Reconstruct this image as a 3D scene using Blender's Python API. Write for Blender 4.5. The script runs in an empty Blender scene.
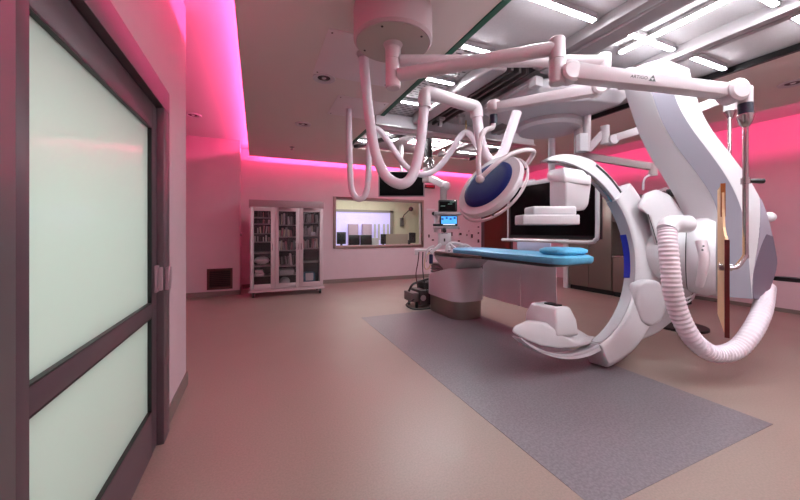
import bpy, bmesh, math, random
from mathutils import Vector, Matrix
random.seed(7)
SC = bpy.context.scene
COL = SC.collection

# ------------------------------------------------------------------ camera frame (metres, camera stands at x=0,y=0)
FPX, EYE, VH = 330.0, 1.3, 232.0
YAW = math.atan(143.5/330)
FW = Vector((math.sin(YAW), math.cos(YAW), 0)); RT = Vector((math.cos(YAW), -math.sin(YAW), 0)); UP = Vector((0, 0, 1))
CAM = Vector((0, 0, EYE))
def _d(u, v): return FW*FPX + RT*(u-400) + UP*(VH-v)
def at(u, v, d): return CAM + _d(u, v)*(d/FPX)          # point at a given depth
def atX(u, v, x): q = _d(u, v); return CAM + q*(x/q.x)
def atY(u, v, y): q = _d(u, v); return CAM + q*(y/q.y)
def atZ(u, v, z): q = _d(u, v); return CAM + q*((z-EYE)/q.z)
def fr(l, d, z): return FW*d + RT*l + UP*z               # lateral, depth, height

# ------------------------------------------------------------------ materials
def lin(c):
    return tuple(((x/255)/12.92 if x/255 <= .04045 else ((x/255+.055)/1.055)**2.4) for x in c)
MATS = {}
def mat(name, rgb, rough=.5, metal=0, spec=.5, coat=0, emit=0, noise=0, nscale=40, bump=0, trans=0):
    if name in MATS: return MATS[name]
    m = bpy.data.materials.new(name); m.use_nodes = True
    nt = m.node_tree; b = nt.nodes['Principled BSDF']
    c = lin(rgb)
    b.inputs['Base Color'].default_value = (*c, 1)
    b.inputs['Roughness'].default_value = rough
    b.inputs['Metallic'].default_value = metal
    b.inputs['Specular IOR Level'].default_value = spec
    b.inputs['Coat Weight'].default_value = coat
    b.inputs['Coat Roughness'].default_value = .08
    if emit:
        b.inputs['Emission Color'].default_value = (*c, 1); b.inputs['Emission Strength'].default_value = emit
    if noise or bump:
        tc = nt.nodes.new('ShaderNodeTexCoord'); n = nt.nodes.new('ShaderNodeTexNoise')
        n.inputs['Scale'].default_value = nscale; n.inputs['Detail'].default_value = 4
        nt.links.new(tc.outputs['Object'], n.inputs['Vector'])
        if noise:
            r = nt.nodes.new('ShaderNodeValToRGB')
            r.color_ramp.elements[0].position = .3; r.color_ramp.elements[1].position = .7
            r.color_ramp.elements[0].color = (*[x*(1-noise) for x in c], 1)
            r.color_ramp.elements[1].color = (*[min(1, x*(1+noise)) for x in c], 1)
            nt.links.new(n.outputs['Fac'], r.inputs['Fac']); nt.links.new(r.outputs['Color'], b.inputs['Base Color'])
        if bump:
            bp = nt.nodes.new('ShaderNodeBump'); bp.inputs['Strength'].default_value = bump; bp.inputs['Distance'].default_value = .004
            nt.links.new(n.outputs['Fac'], bp.inputs['Height']); nt.links.new(bp.outputs['Normal'], b.inputs['Normal'])
    MATS[name] = m
    return m

def brushed(name, rgb, rough, axis):
    m = mat(name, rgb, rough, 1)
    nt = m.node_tree; b = nt.nodes['Principled BSDF']
    tc = nt.nodes.new('ShaderNodeTexCoord'); mp = nt.nodes.new('ShaderNodeMapping'); n = nt.nodes.new('ShaderNodeTexNoise')
    s = [160, 160, 160]; s[axis] = 2
    mp.inputs['Scale'].default_value = s; n.inputs['Scale'].default_value = 1; n.inputs['Detail'].default_value = 2
    nt.links.new(tc.outputs['Object'], mp.inputs['Vector']); nt.links.new(mp.outputs['Vector'], n.inputs['Vector'])
    r = nt.nodes.new('ShaderNodeMapRange'); r.inputs['To Min'].default_value = rough-.1; r.inputs['To Max'].default_value = rough+.12
    nt.links.new(n.outputs['Fac'], r.inputs['Value']); nt.links.new(r.outputs['Result'], b.inputs['Roughness'])
    return m

def perforated(name, rgb, hole, sx, sy, dark=.3):
    m = mat(name, rgb, .45, 0)
    nt = m.node_tree; b = nt.nodes['Principled BSDF']
    tc = nt.nodes.new('ShaderNodeTexCoord'); br = nt.nodes.new('ShaderNodeTexBrick')
    br.inputs['Scale'].default_value = 1; br.inputs['Brick Width'].default_value = sx; br.inputs['Row Height'].default_value = sy
    br.inputs['Mortar Size'].default_value = hole; br.offset = .5
    c = lin(rgb)
    br.inputs['Color1'].default_value = (*[x*dark for x in c], 1); br.inputs['Color2'].default_value = (*[x*dark for x in c], 1)
    br.inputs['Mortar'].default_value = (*c, 1)
    nt.links.new(tc.outputs['Object'], br.inputs['Vector']); nt.links.new(br.outputs['Color'], b.inputs['Base Color'])
    return m

def floor_mat(name, rgb, speck, amt):
    m = mat(name, rgb, .38, 0, .45)
    nt = m.node_tree; b = nt.nodes['Principled BSDF']; c = lin(rgb)
    tc = nt.nodes.new('ShaderNodeTexCoord')
    n = nt.nodes.new('ShaderNodeTexNoise'); n.inputs['Scale'].default_value = speck; n.inputs['Detail'].default_value = 3
    n2 = nt.nodes.new('ShaderNodeTexNoise'); n2.inputs['Scale'].default_value = 1.1; n2.inputs['Detail'].default_value = 3
    for q in (n, n2): nt.links.new(tc.outputs['Object'], q.inputs['Vector'])
    r = nt.nodes.new('ShaderNodeValToRGB'); e = r.color_ramp.elements
    e[0].position = .36; e[1].position = .64
    e[0].color = (*[x*(1-amt) for x in c], 1); e[1].color = (*[min(1, x*(1+amt)) for x in c], 1)
    nt.links.new(n.outputs['Fac'], r.inputs['Fac']); nt.links.new(r.outputs['Color'], b.inputs['Base Color'])
    mr = nt.nodes.new('ShaderNodeMapRange'); mr.inputs['To Min'].default_value = .3; mr.inputs['To Max'].default_value = .46
    nt.links.new(n2.outputs['Fac'], mr.inputs['Value']); nt.links.new(mr.outputs['Result'], b.inputs['Roughness'])
    return m

def glass_mat(name, tint=(1, 1, 1), refl=.06):
    m = bpy.data.materials.new(name); m.use_nodes = True; nt = m.node_tree
    for n in list(nt.nodes): nt.nodes.remove(n)
    o = nt.nodes.new('ShaderNodeOutputMaterial'); mx = nt.nodes.new('ShaderNodeMixShader')
    t = nt.nodes.new('ShaderNodeBsdfTransparent'); t.inputs['Color'].default_value = (*tint, 1)
    g = nt.nodes.new('ShaderNodeBsdfGlossy'); g.inputs['Roughness'].default_value = .03
    f = nt.nodes.new('ShaderNodeFresnel'); f.inputs['IOR'].default_value = 1.45
    nt.links.new(f.outputs['Fac'], mx.inputs['Fac']); nt.links.new(t.outputs['BSDF'], mx.inputs[1]); nt.links.new(g.outputs['BSDF'], mx.inputs[2])
    nt.links.new(mx.outputs['Shader'], o.inputs['Surface'])
    MATS[name] = m
    return m

def screen_mat(name, bands):
    """a lit display showing blocks of colour"""
    m = mat(name, (10, 12, 16), .2)
    nt = m.node_tree; b = nt.nodes['Principled BSDF']
    tc = nt.nodes.new('ShaderNodeTexCoord'); v = nt.nodes.new('ShaderNodeTexBrick')
    v.inputs['Scale'].default_value = 9; v.inputs['Mortar Size'].default_value = .03
    v.inputs['Color1'].default_value = (*lin(bands[0]), 1); v.inputs['Color2'].default_value = (*lin(bands[1]), 1); v.inputs['Mortar'].default_value = (*lin(bands[2]), 1)
    mp = nt.nodes.new('ShaderNodeMapping'); mp.inputs['Rotation'].default_value = (math.pi/2, 0, 0)
    nt.links.new(tc.outputs['Object'], mp.inputs['Vector']); nt.links.new(mp.outputs['Vector'], v.inputs['Vector'])
    nt.links.new(v.outputs['Color'], b.inputs['Emission Color']); b.inputs['Emission Strength'].default_value = bands[3]
    return m

WHITE = mat('enamel white', (204, 200, 203), .32, 0, .5, .25)
WHITE2 = mat('soft white plastic', (200, 194, 198), .45)
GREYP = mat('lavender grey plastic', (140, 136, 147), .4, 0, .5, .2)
ARMW = mat('painted arm white', (200, 186, 190), .35, 0, .5, .2)
HOSE = mat('white vinyl hose', (222, 208, 216), .42)
STEEL = brushed('brushed steel', (150, 138, 132), .34, 1)
STEELV = brushed('stainless cabinet steel', (126, 114, 106), .36, 2)
MATS['stainless cabinet steel'].node_tree.nodes['Principled BSDF'].inputs['Metallic'].default_value = .7
BEAM = mat('beam grey', (150, 142, 144), .6, .1)
CHROME = mat('polished steel', (190, 182, 182), .18, 1)
TRACK = mat('satin track metal', (168, 162, 166), .3, .1)
DARKM = mat('dark rail metal', (48, 42, 42), .45, .3)
SILVER = mat('silver rail', (190, 184, 186), .32, .6)
BLACK = mat('black plastic', (14, 13, 14), .35)
BLACKG = mat('black screen glass', (5, 4, 5), .2, 0, .15)
NAVY = mat('navy lamp shell', (16, 28, 92), .5, 0, .2)
BLUEL = mat('blue sticker', (20, 30, 140), .4)
MATT = mat('blue vinyl mattress', (98, 176, 212), .42, 0, .4, 0, 0, .06, 30)
DRAPE = mat('pale lead vinyl', (226, 208, 214), .55)
WALLP = mat('wall paint', (200, 174, 180), .6, 0, .3, 0, 0, .015, 6)
SOFF = mat('soffit paint', (222, 212, 206), .7, 0, .2)
BEIGE = mat('control room paint', (214, 206, 186), .7)
BASEB = mat('grey vinyl base', (120, 104, 98), .5)
DOORF = mat('dark bronze door metal', (92, 75, 81), .38, .25)
DOORG = mat('grey door metal', (106, 101, 102), .4, .3)
MILK = mat('milk glass', (198, 214, 206), .3, 0, .6, .5)
def frosted(m):
    nt = m.node_tree; b = nt.nodes['Principled BSDF']; o = [n for n in nt.nodes if n.type == 'OUTPUT_MATERIAL'][0]
    t = nt.nodes.new('ShaderNodeBsdfTranslucent'); t.inputs['Color'].default_value = (.76, .88, .82, 1)
    mx = nt.nodes.new('ShaderNodeMixShader'); mx.inputs['Fac'].default_value = .55
    nt.links.new(b.outputs['BSDF'], mx.inputs[1]); nt.links.new(t.outputs['BSDF'], mx.inputs[2]); nt.links.new(mx.outputs['Shader'], o.inputs['Surface'])
frosted(MILK)
FLOORM = floor_mat('beige speckled vinyl', (144, 127, 118), 90, .07)
MATM = floor_mat('grey speckled vinyl', (116, 109, 114), 70, .16)
PERF = perforated('perforated metal', (176, 168, 170), .022, .11, .06, .06)
PANELM = mat('ceiling diffuser metal', (186, 180, 182), .75, 0, .25, 0, 0, .03, 60)
GREEN = mat('dark green gasket', (8, 84, 60), .5)
TUBE = mat('fluorescent tube', (246, 250, 255), .5, 0, .5, 0, 84)
WOOD = None
GLASS = glass_mat('clear glass', (.96, .98, .97))
GLASSD = glass_mat('cabinet glass', (.96, .95, .96))
AMBER = mat('amber acrylic edge', (150, 84, 34), .3)
CREAM = mat('cream acrylic face', (214, 176, 138), .7, 0, .1)
DKRED = mat('dark red edge', (84, 16, 14), .3)
NAVYC = mat('navy collar', (18, 20, 44), .4)
PINKED = mat('dark outlet', (58, 26, 34), .5)

def wood():
    m = mat('red brown wood', (80, 36, 24), .4)
    nt = m.node_tree; b = nt.nodes['Principled BSDF']
    tc = nt.nodes.new('ShaderNodeTexCoord'); w = nt.nodes.new('ShaderNodeTexWave')
    w.inputs['Scale'].default_value = 6; w.inputs['Distortion'].default_value = 3; w.inputs['Detail'].default_value = 3
    mp = nt.nodes.new('ShaderNodeMapping'); mp.inputs['Scale'].default_value = (2, 2, .15)
    r = nt.nodes.new('ShaderNodeValToRGB')
    r.color_ramp.elements[0].color = (*lin((70, 28, 18)), 1); r.color_ramp.elements[1].color = (*lin((100, 46, 30)), 1)
    nt.links.new(tc.outputs['Object'], mp.inputs['Vector']); nt.links.new(mp.outputs['Vector'], w.inputs['Vector'])
    nt.links.new(w.outputs['Fac'], r.inputs['Fac']); nt.links.new(r.outputs['Color'], b.inputs['Base Color'])
    return m
WOOD = wood()

# ------------------------------------------------------------------ mesh builder
def smooth_path(pts, n=6):
    P = [Vector(p) for p in pts]
    if len(P) < 3: return P
    out = []
    for i in range(len(P)-1):
        p0 = P[max(i-1, 0)]; p1 = P[i]; p2 = P[i+1]; p3 = P[min(i+2, len(P)-1)]
        for k in range(n):
            t = k/n
            out.append(.5*((2*p1)+(p2-p0)*t+(2*p0-5*p1+4*p2-p3)*t*t+(3*p1-p0-3*p2+p3)*t**3))
    out.append(P[-1])
    return out

class MB:
    def __init__(s): s.bm = bmesh.new()
    def face(s, vs):
        try: s.bm.faces.new(vs)
        except ValueError: pass
    def poly(s, pts): s.face([s.bm.verts.new(p) for p in pts]); return s
    def box(s, lo, hi):
        c = [(lo[i]+hi[i])/2 for i in range(3)]; d = [abs(hi[i]-lo[i]) for i in range(3)]
        bmesh.ops.create_cube(s.bm, size=1, matrix=Matrix.Translation(c) @ Matrix.Diagonal((*d, 1)))
        return s
    def obox(s, c, ax, ay, az, size):
        """box with its own axes"""
        M = Matrix((ax, ay, az)).transposed().to_4x4(); M.translation = Vector(c)
        bmesh.ops.create_cube(s.bm, size=1, matrix=M @ Matrix.Diagonal((*size, 1)))
        return s
    def bar(s, p0, p1, w, h, up=UP):
        p0 = Vector(p0); p1 = Vector(p1); x = (p1-p0); L = x.length; x.normalize()
        y = up.cross(x)
        if y.length < 1e-4: y = Vector((1, 0, 0))
        y.normalize(); z = x.cross(y)
        return s.obox((p0+p1)/2, x, y, z, (L, w, h))
    def ring(s, c, a, b, r, n): return [s.bm.verts.new(c+a*(math.cos(2*math.pi*i/n)*r)+b*(math.sin(2*math.pi*i/n)*r)) for i in range(n)]
    def loft(s, rings, cap0=True, cap1=True, closed=True):
        for A, B in zip(rings, rings[1:]):
            n = len(A)
            for i in range(n if closed else n-1):
                s.face((A[i], A[(i+1) % n], B[(i+1) % n], B[i]))
        if cap0: s.face(list(reversed(rings[0])))
        if cap1: s.face(rings[-1])
        return s
    def loftp(s, rows, cap0=True, cap1=True): return s.loft([[s.bm.verts.new(p) for p in r] for r in rows], cap0, cap1)
    @staticmethod
    def frame(x):
        x = x.normalized(); a = UP.cross(x)
        if a.length < 1e-3: a = Vector((1, 0, 0))
        a.normalize(); return a, x.cross(a)
    def cyl(s, p0, p1, r0, r1=None, n=28):
        p0 = Vector(p0); p1 = Vector(p1); r1 = r0 if r1 is None else r1
        a, b = s.frame(p1-p0)
        return s.loft([s.ring(p0, a, b, r0, n), s.ring(p1, a, b, r1, n)])
    def lathe(s, p0, ax, prof, n=40):
        """prof: list of (distance along axis, radius)"""
        p0 = Vector(p0); ax = Vector(ax).normalized(); a, b = s.frame(ax)
        return s.loft([s.ring(p0+ax*t, a, b, max(r, 1e-4), n) for t, r in prof])
    def tube(s, pts, r, n=14, sub=6, smooth=True, rib=0):
        P = smooth_path(pts, sub) if smooth else [Vector(p) for p in pts]
        T = [(P[min(i+1, len(P)-1)]-P[max(i-1, 0)]).normalized() for i in range(len(P))]
        a, b = s.frame(T[0]); rings = []
        for i, p in enumerate(P):
            a = (a-T[i]*a.dot(T[i])).normalized(); b = T[i].cross(a)
            rr = r(i/(len(P)-1)) if callable(r) else r
            if rib and i % 2: rr *= 1-rib
            rings.append(s.ring(p, a, b, rr, n))
        return s.loft(rings)
    def sphere(s, c, r, ax=None, sc=(1, 1, 1), seg=28):
        M = Matrix.Translation(Vector(c))
        if ax: M = M @ Matrix(ax).transposed().to_4x4()
        bmesh.ops.create_uvsphere(s.bm, u_segments=seg, v_segments=seg//2, radius=r, matrix=M @ Matrix.Diagonal((*sc, 1)))
        return s
    def prism(s, front, back): return s.loftp([front, back])
    def build(s, name, m, parent=None, bevel=0, seg=2, smooth=True, kind=None, ang=35):
        bm = s.bm
        bmesh.ops.remove_doubles(bm, verts=bm.verts, dist=1e-5)
        bmesh.ops.recalc_face_normals(bm, faces=bm.faces)
        if bevel:
            es = [e for e in bm.edges if len(e.link_faces) == 2 and e.calc_face_angle(0) > math.radians(28)]
            bmesh.ops.bevel(bm, geom=es, offset=bevel, segments=seg, profile=.5, affect='EDGES', clamp_overlap=True)
        me = bpy.data.meshes.new(name); bm.to_mesh(me); bm.free()
        me.materials.append(m)
        if smooth:
            me.polygons.foreach_set('use_smooth', [True]*len(me.polygons))
            me.set_sharp_from_angle(angle=math.radians(ang))
        o = bpy.data.objects.new(name, me); COL.objects.link(o)
        if parent is not None: adopt(o, parent)
        if kind: o['kind'] = kind
        return o

def world_loc(o):
    p = Vector(o.location)
    q = o
    while q.parent: q = q.parent; p = p + q.location if q.type == 'EMPTY' else p
    return p
def adopt(o, parent):
    o.parent = parent
    root = parent
    while root.parent: root = root.parent
    if parent.type == 'EMPTY': o.matrix_parent_inverse = Matrix.Translation(-Vector(parent.location))
def thing(name, label, cat, loc=(0, 0, 0), group=None):
    o = bpy.data.objects.new(name, None); COL.objects.link(o); o.location = loc; o.empty_display_size = .1
    o['label'] = label; o['category'] = cat
    if group: o['group'] = group
    return o
def tag(o, label, cat, group=None):
    o['label'] = label; o['category'] = cat
    if group: o['group'] = group
    return o
def dup(root, off, label=None, group=None):
    r = root.copy(); COL.objects.link(r); r.location = Vector(root.location)+Vector(off)
    if label: r['label'] = label
    if group: r['group'] = group
    for ch in list(root.children):
        c = ch.copy(); COL.objects.link(c); c.parent = r
        for g in ch.children:
            d = g.copy(); COL.objects.link(d); d.parent = c
    return r
def struct(name, mb, m, parent=None, **k): return mb.build(name, m, parent, kind='structure', **k)
def box(lo, hi): return MB().box(lo, hi)

# ================================================================== ROOM SHELL
BW, RW, LW = 8.35, 8.0, -.55
struct('floor', box((-2.6, -2.6, -.1), (8.2, 8.5, 0)), FLOORM)
struct('floor_inlay', box((1.458, 1.04, -.02), (3.2, 4.83, .002)), MATM, smooth=False)
CZ, SZ = 3.2, 3.0
struct('ceiling', box((-2.6, -2.6, CZ), (8.2, 8.5, CZ+.1)), mat('ceiling paint', (216, 204, 206), .7))
# lowered soffit ring round the laminar field
SX0, SX1, SY0, SY1 = -.15, 6.52, -2.3, 8.08
HX0, HX1, HY0, HY1 = 1.68, 4.63, -1.6, 6.5
sf = MB()
for lo, hi in (((SX0, SY0), (HX0, SY1)), ((HX1, SY0), (SX1, SY1)), ((HX0, SY0), (HX1, HY0)), ((HX0, HY1), (HX1, SY1))):
    sf.box((*lo, SZ), (*hi, SZ+.03))
struct('ceiling_soffit', sf, SOFF, smooth=False)
g = MB()
g.box((HX0-.03, HY0, SZ-.012), (HX0+.025, HY1, SZ+.05))
struct('trim_1', g, GREEN, smooth=False)
struct('trim_5', box((HX1-.02, HY0, SZ-.012), (HX1+.02, HY1, SZ+.05)), BLACK, smooth=False)
# left wall with the sliding door opening
lw = MB()
lw.box((LW-.7, 2.56, 0), (LW, 3.3, CZ)).box((LW-.7, -2.6, 2.2), (LW, 2.56, CZ)).box((LW-.7, -2.6, 0), (LW, -.4, 2.2))
struct('wall_left', lw, WALLP, smooth=False)
struct('wall_corridor', MB().box((-2.5, -.6, 0), (-2.4, 2.7, 2.6)).box((-2.5, -.6, 2.5), (LW-.65, 2.7, 2.6)).box((-2.5, 2.6, 0), (LW-.6, 2.7, 2.6)).box((-2.5, -.6, 0), (LW-.6, -.5, 2.6)), WALLP, smooth=False)
struct('wall_alcove', box((-2.6, 7.6, 0), (-.32, 8.5, CZ)), WALLP, smooth=False)
struct('wall_alcove_side', box((-2.6, 3.3, 0), (-2.4, 7.6, CZ)), WALLP, smooth=False)
WX0, WX1, WZ0, WZ1 = 1.85, 4.29, .95, 2.13
bw = MB()
bw.box((-.32, BW, 0), (WX0, BW+.15, CZ)).box((WX1, BW, 0), (8.2, BW+.15, CZ)).box((WX0, BW, 0), (WX1, BW+.15, WZ0)).box((WX0, BW, WZ1), (WX1, BW+.15, CZ))
struct('wall_back', bw, WALLP, smooth=False)
struct('wall_right', box((RW, -2.6, 0), (RW+.2, BW+.15, CZ)), WALLP, smooth=False)
struct('wall_front', box((-2.6, -2.6, 0), (8.2, -2.45, CZ)), WALLP, smooth=False)
struct('baseboard_left', box((LW, 2.576, 0), (LW+.012, 3.312, .11)), BASEB, smooth=False)
struct('baseboard_alcove', MB().box((-2.4, 7.588, 0), (-.308, 7.6, .1)).box((-.32, 7.588, 0), (-.308, BW, .1)), BASEB, smooth=False)
struct('baseboard_back', box((-.3, BW-.012, 0), (6.4, BW, .1)), BASEB, smooth=False)
# low ledge along the right wall
struct('trim_2', box((7.8, -2.4, .07), (RW, 3.75, .5)), WALLP, smooth=False)
struct('trim_3', box((7.84, -2.4, .5), (RW, 3.75, .565)), BLACK, smooth=False)
struct('baseboard_right', box((7.82, -2.4, 0), (RW, 3.75, .07)), BASEB, smooth=False)
# white end post beside the stainless cabinets
struct('trim_4', box((6.6, 5.452, 0), (6.72, 5.58, 2.3)), WHITE2, bevel=.004)

# wood door in the back wall
d2 = MB().box((6.45, BW-.03, .01), (7.5, BW-.002, 2.15)).build('door_2', WOOD, kind='structure', bevel=.004)
MB().box((6.37, BW-.05, 0), (6.45, BW, 2.23)).box((7.5, BW-.05, 0), (7.58, BW, 2.23)).box((6.45, BW-.05, 2.15), (7.5, BW, 2.23)).build('door_frame', DOORF, d2)

# window to the control room
w1 = MB().box((WX0-.07, BW-.03, WZ0-.07), (WX0, BW+.025, WZ1+.07)).box((WX1, BW-.03, WZ0-.07), (WX1+.07, BW+.025, WZ1+.07)).box((WX0, BW-.03, WZ0-.07), (WX1, BW+.025, WZ0)).box((WX0, BW-.03, WZ1), (WX1, BW+.025, WZ1+.07)).build('window_1', mat('window frame', (142, 116, 110), .45), kind='structure', bevel=.004)
MB().box((WX0, BW+.06, WZ0), (WX1, BW+.07, WZ1)).build('pane', GLASS, w1)

# control room beyond
CRY = 11.6
cr = MB()
cr.box((.6, CRY, 0), (8, CRY+.1, 2.9)).box((.5, BW+.15, 0), (.6, CRY, 2.9)).box((7, BW+.15, 0), (7.1, CRY, 2.9)).box((.5, BW+.15, 2.8), (8, CRY, 2.9))
struct('wall_control_room', cr, BEIGE, smooth=False)
struct('floor_control_room', box((.5, BW+.15, -.1), (8, CRY, 0)), FLOORM, smooth=False)
a_, b_ = atY(330, 209, CRY-.03), atY(393, 250, CRY-.03)
w2 = box((a_.x, CRY-.02, b_.z), (b_.x-.1, CRY-.01, a_.z-.08)).build('window_2', mat('bright daylit pane', (206, 194, 250), .5, 0, .5, 0, .5), kind='structure')
fm = MB().box((b_.x-.12, CRY-.06, b_.z), (b_.x, CRY, a_.z)).box((a_.x, CRY-.06, a_.z-.08), (b_.x, CRY, a_.z))
fm.build('window_frame', mat('grey mullion', (150, 140, 136), .5), w2)
# furniture seen through the control window
def blk(name, u0, v0, u1, v1, y, dep, m, label, cat, zb=None, bevel=.01):
    p, q = atY(u0, v0, y), atY(u1, v1, y)
    return tag(box((p.x, y, q.z if zb is None else zb), (q.x, y+dep, p.z)).build(name, m, bevel=bevel), label, cat)
dk = thing('desk', 'long desk top just inside the control room window', 'desk', (3, 9, 0))
MB().box((1.9, 8.72, .72), (4.9, 9.5, .75)).build('desk_top', mat('desk laminate', (150, 136, 124), .5), dk)
for x in (1.95, 4.8): box((x, 8.8, 0), (x+.04, 9.4, .72)).build('leg', DOORG, dk)
def crmon(u0, v0, u1, v1, y, label):
    p, q = atY(u0, v0, y), atY(u1, v1, y); cx = (p.x+q.x)/2
    t = thing('computer_monitor', label, 'monitor', (cx, y, .75))
    box((p.x, y, q.z), (q.x, y+.05, p.z)).build('screen', BLACK, t, bevel=.008)
    box((cx-.03, y+.015, .77), (cx+.03, y+.035, q.z)).build('stand', BLACK, t); box((cx-.12, y-.05, .75), (cx+.12, y+.1, .77)).build('base', BLACK, t, bevel=.004)
crmon(337, 232, 346, 244, 9.0, 'dark computer monitor at the cabinet side end of the control window')
crmon(349, 235, 360, 245, 9.0, 'black monitor back in the control window, first of the touching pair')
crmon(360.6, 235, 372, 245, 9.0, 'black monitor back in the control window, second of the touching pair')
crmon(381, 234, 386, 244, 9.2, 'narrow dark monitor beside the beige screen in control room')
blk('file_tray', 372, 238, 379, 243.5, 9.05, .25, WHITE, 'bright white tray standing between monitors on control room desk', 'tray', .75)
blk('desk_partition', 386, 234, 408, 250, 9.55, .05, mat('beige fabric', (176, 160, 146), .8), 'beige privacy screen behind the control room desk', 'partition', 0)
ch = thing('office_chair', 'black high backed office chair behind the beige privacy screen', 'chair', (5.0, 10.2, 0))
p, q = atY(396, 232.5, 10.2), atY(416, 243, 10.2)
box((p.x+.5, 10.2, q.z), (q.x, 10.28, p.z)).build('backrest', BLACK, ch, bevel=.03)
box((p.x+.55, 9.75, .45), (q.x-.03, 10.22, .53)).build('seat', BLACK, ch, bevel=.03)
MB().cyl((q.x-.3, 10, .06), (q.x-.3, 10, .46), .03).build('post', DARKM, ch)
bs = MB()
for k in range(5):
    a = k*2*math.pi/5; bs.bar((q.x-.3, 10, .07), (q.x-.3+.28*math.cos(a), 10+.28*math.sin(a), .03), .04, .03)
bs.build('base', DARKM, ch)
box((q.x-.27, 10.22, .45), (q.x-.2, 10.3, q.z+.1)).build('back_bracket', DARKM, ch)
wl = thing('wall_lamp', 'black swing arm lamp on the beige control room wall', 'lamp', atY(402, 224, CRY-.05))
p = atY(402, 222, CRY-.05); box((p.x-.07, CRY-.08, p.z-.16), (p.x+.07, CRY-.001, p.z+.16)).build('wall_plate', DOORG, wl, bevel=.01)
MB().tube([atY(402, 220, CRY-.09), atY(404, 215, CRY-.15), atY(410, 209.5, CRY-.25)], .018, 8, smooth=False).build('arm', BLACK, wl)
MB().sphere(atY(411, 209, CRY-.25), .09).build('lamp_head', BLACK, wl)
for i, (u0, u1) in enumerate(((349, 358.5), (363, 372))):
    blk('wall_cabinet', u0, 224, u1, 236, CRY-.3, .2, mat('mauve laminate', (176, 150, 172), .6), ('mauve cabinet front beyond the control room, nearer the dark end monitor', 'mauve cabinet front beyond the control room, nearer the white tray')[i], 'cabinet', 0)
for i, u in enumerate((374, 378, 383, 387)):
    blk('vertical_blind', u, 224, u+2, 240, CRY-.2, .02, WHITE2, 'white vertical strip in the bright inner window, %s from the mauve cabinets' % ('first', 'second', 'third', 'fourth')[i], 'blind', bevel=0)['group'] = 'blind strips in the inner window'

# sliding door on the left wall
d1 = MB()
d1.box((LW-.1, 2.43, 0), (LW+.03, 2.575, 2.06)).box((LW-.1, -.4, 2.061), (LW+.03, 2.575, 2.2))
d1 = d1.build('door_1', DOORF, kind='structure', bevel=.004)
lf = MB()
lf.box((LW-.07, 1.145, .01), (LW-.005, 1.2, 2.05)).box((LW-.07, 2.325, .01), (LW-.005, 2.425, 2.05))
lf.box((LW-.07, 1.2, 1.905), (LW-.005, 2.325, 2.05)).box((LW-.07, 1.2, .805), (LW-.005, 2.325, .885)).box((LW-.07, 1.2, .01), (LW-.005, 2.325, .255))
leaf = lf.build('door_leaf', DOORF, d1, bevel=.004)
gp = MB()
for z0, z1 in ((.255, .262), (.799, .805), (.885, .891), (1.898, 1.905)): gp.box((LW-.035, 1.2, z0), (LW-.006, 2.325, z1))
for y in (2.319,): gp.box((LW-.035, y, .255), (LW-.006, y+.006, .805)).box((LW-.035, y, .885), (LW-.006, y+.006, 1.905))
gp.build('gasket', BLACK, leaf, smooth=False)
box((LW-.05, 1.2, .885), (LW-.025, 2.325, 1.905)).build('pane', MILK, leaf)
box((LW-.05, 1.2, .255), (LW-.025, 2.325, .805)).build('pane', MILK, leaf)
hd = MB().box((LW-.005, 2.36, .94), (LW+.01, 2.42, 1.1)).box((LW+.01, 2.375, .95), (LW+.035, 2.39, 1.09))
hd.build('handle', mat('mauve handle', (170, 140, 150), .35, .3), leaf, bevel=.004)
box((LW+.03, 2.45, .94), (LW+.05, 2.53, 1.08)).build('latch', mat('mauve handle', (170, 140, 150)), d1, bevel=.004)
ll = MB().box((LW-.08, -.35, .01), (LW-.002, 1.143, 2.05))
ll.build('side_leaf', DOORG, d1, bevel=.004)
box((LW-.03, -.35, 2.052), (LW-.01, 2.43, 2.06)).build('track_gap', BLACK, d1)

# wall vent in the alcove
vt = thing('wall_vent', 'dark rectangular return grille low on alcove wall', 'vent', (-.68, 7.59, .15))
MB().box((-.91, 7.575, .14), (-.45, 7.6, .18)).box((-.91, 7.575, .52), (-.45, 7.6, .56)).box((-.91, 7.575, .18), (-.87, 7.6, .52)).box((-.49, 7.575, .18), (-.45, 7.6, .52)).build('frame', mat('brown vent frame', (84, 48, 46), .5), vt)
sl = MB()
for k in range(9): sl.obox((-.68, 7.59, .2+k*.038), Vector((1, 0, 0)), Vector((0, .8, .6)), Vector((0, -.6, .8)), (.38, .02, .004))
sl.build('grille', mat('brown vent blade', (60, 32, 32), .5), vt)
box((-.87, 7.597, .18), (-.49, 7.599, .52)).build('backing', BLACK, vt)

# ceiling downlights
def downlight(c, label, z):
    t = thing('recessed_downlight', label, 'light', c)
    x, y = c[0], c[1]
    MB().lathe((x, y, z), (0, 0, -1), [(0, .125), (.012, .12), (.012, .085), (.001, .07)]).build('trim_ring', WHITE2, t)
    MB().lathe((x, y, z-.002), (0, 0, 1), [(0, .068), (.0005, .068)]).build('reflector', mat('dark reflector', (60, 40, 46), .2, .6), t)
    MB().lathe((x, y, z-.002), (0, 0, -1), [(0, .024), (.006, .02)]).build('bulb', WHITE, t)
for u, v, z, l in ((324, 78, SZ, 'round unlit downlight in soffit beside the access panels'), (303, 124, SZ, 'round unlit downlight in soffit, next after the access panels'), (193, 115, CZ, 'round unlit downlight in the pink lit alcove ceiling'), (793, 83, SZ, 'round unlit downlight in soffit near the right hand pink cove')):
    downlight(atZ(u, v, z), l.replace('right hand ', 'bench side '), z)
c = atZ(292, 147, SZ)
sp = thing('fire_sprinkler', 'small sprinkler head under soffit near the back cove', 'sprinkler', c)
MB().lathe(c, (0, 0, -1), [(0, .05), (.008, .045), (.01, .016), (.05, .014)]).build('body', CHROME, sp); MB().lathe(c-UP*.055, (0, 0, -1), [(0, .035), (.004, .035)]).build('deflector', CHROME, sp)

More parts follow.
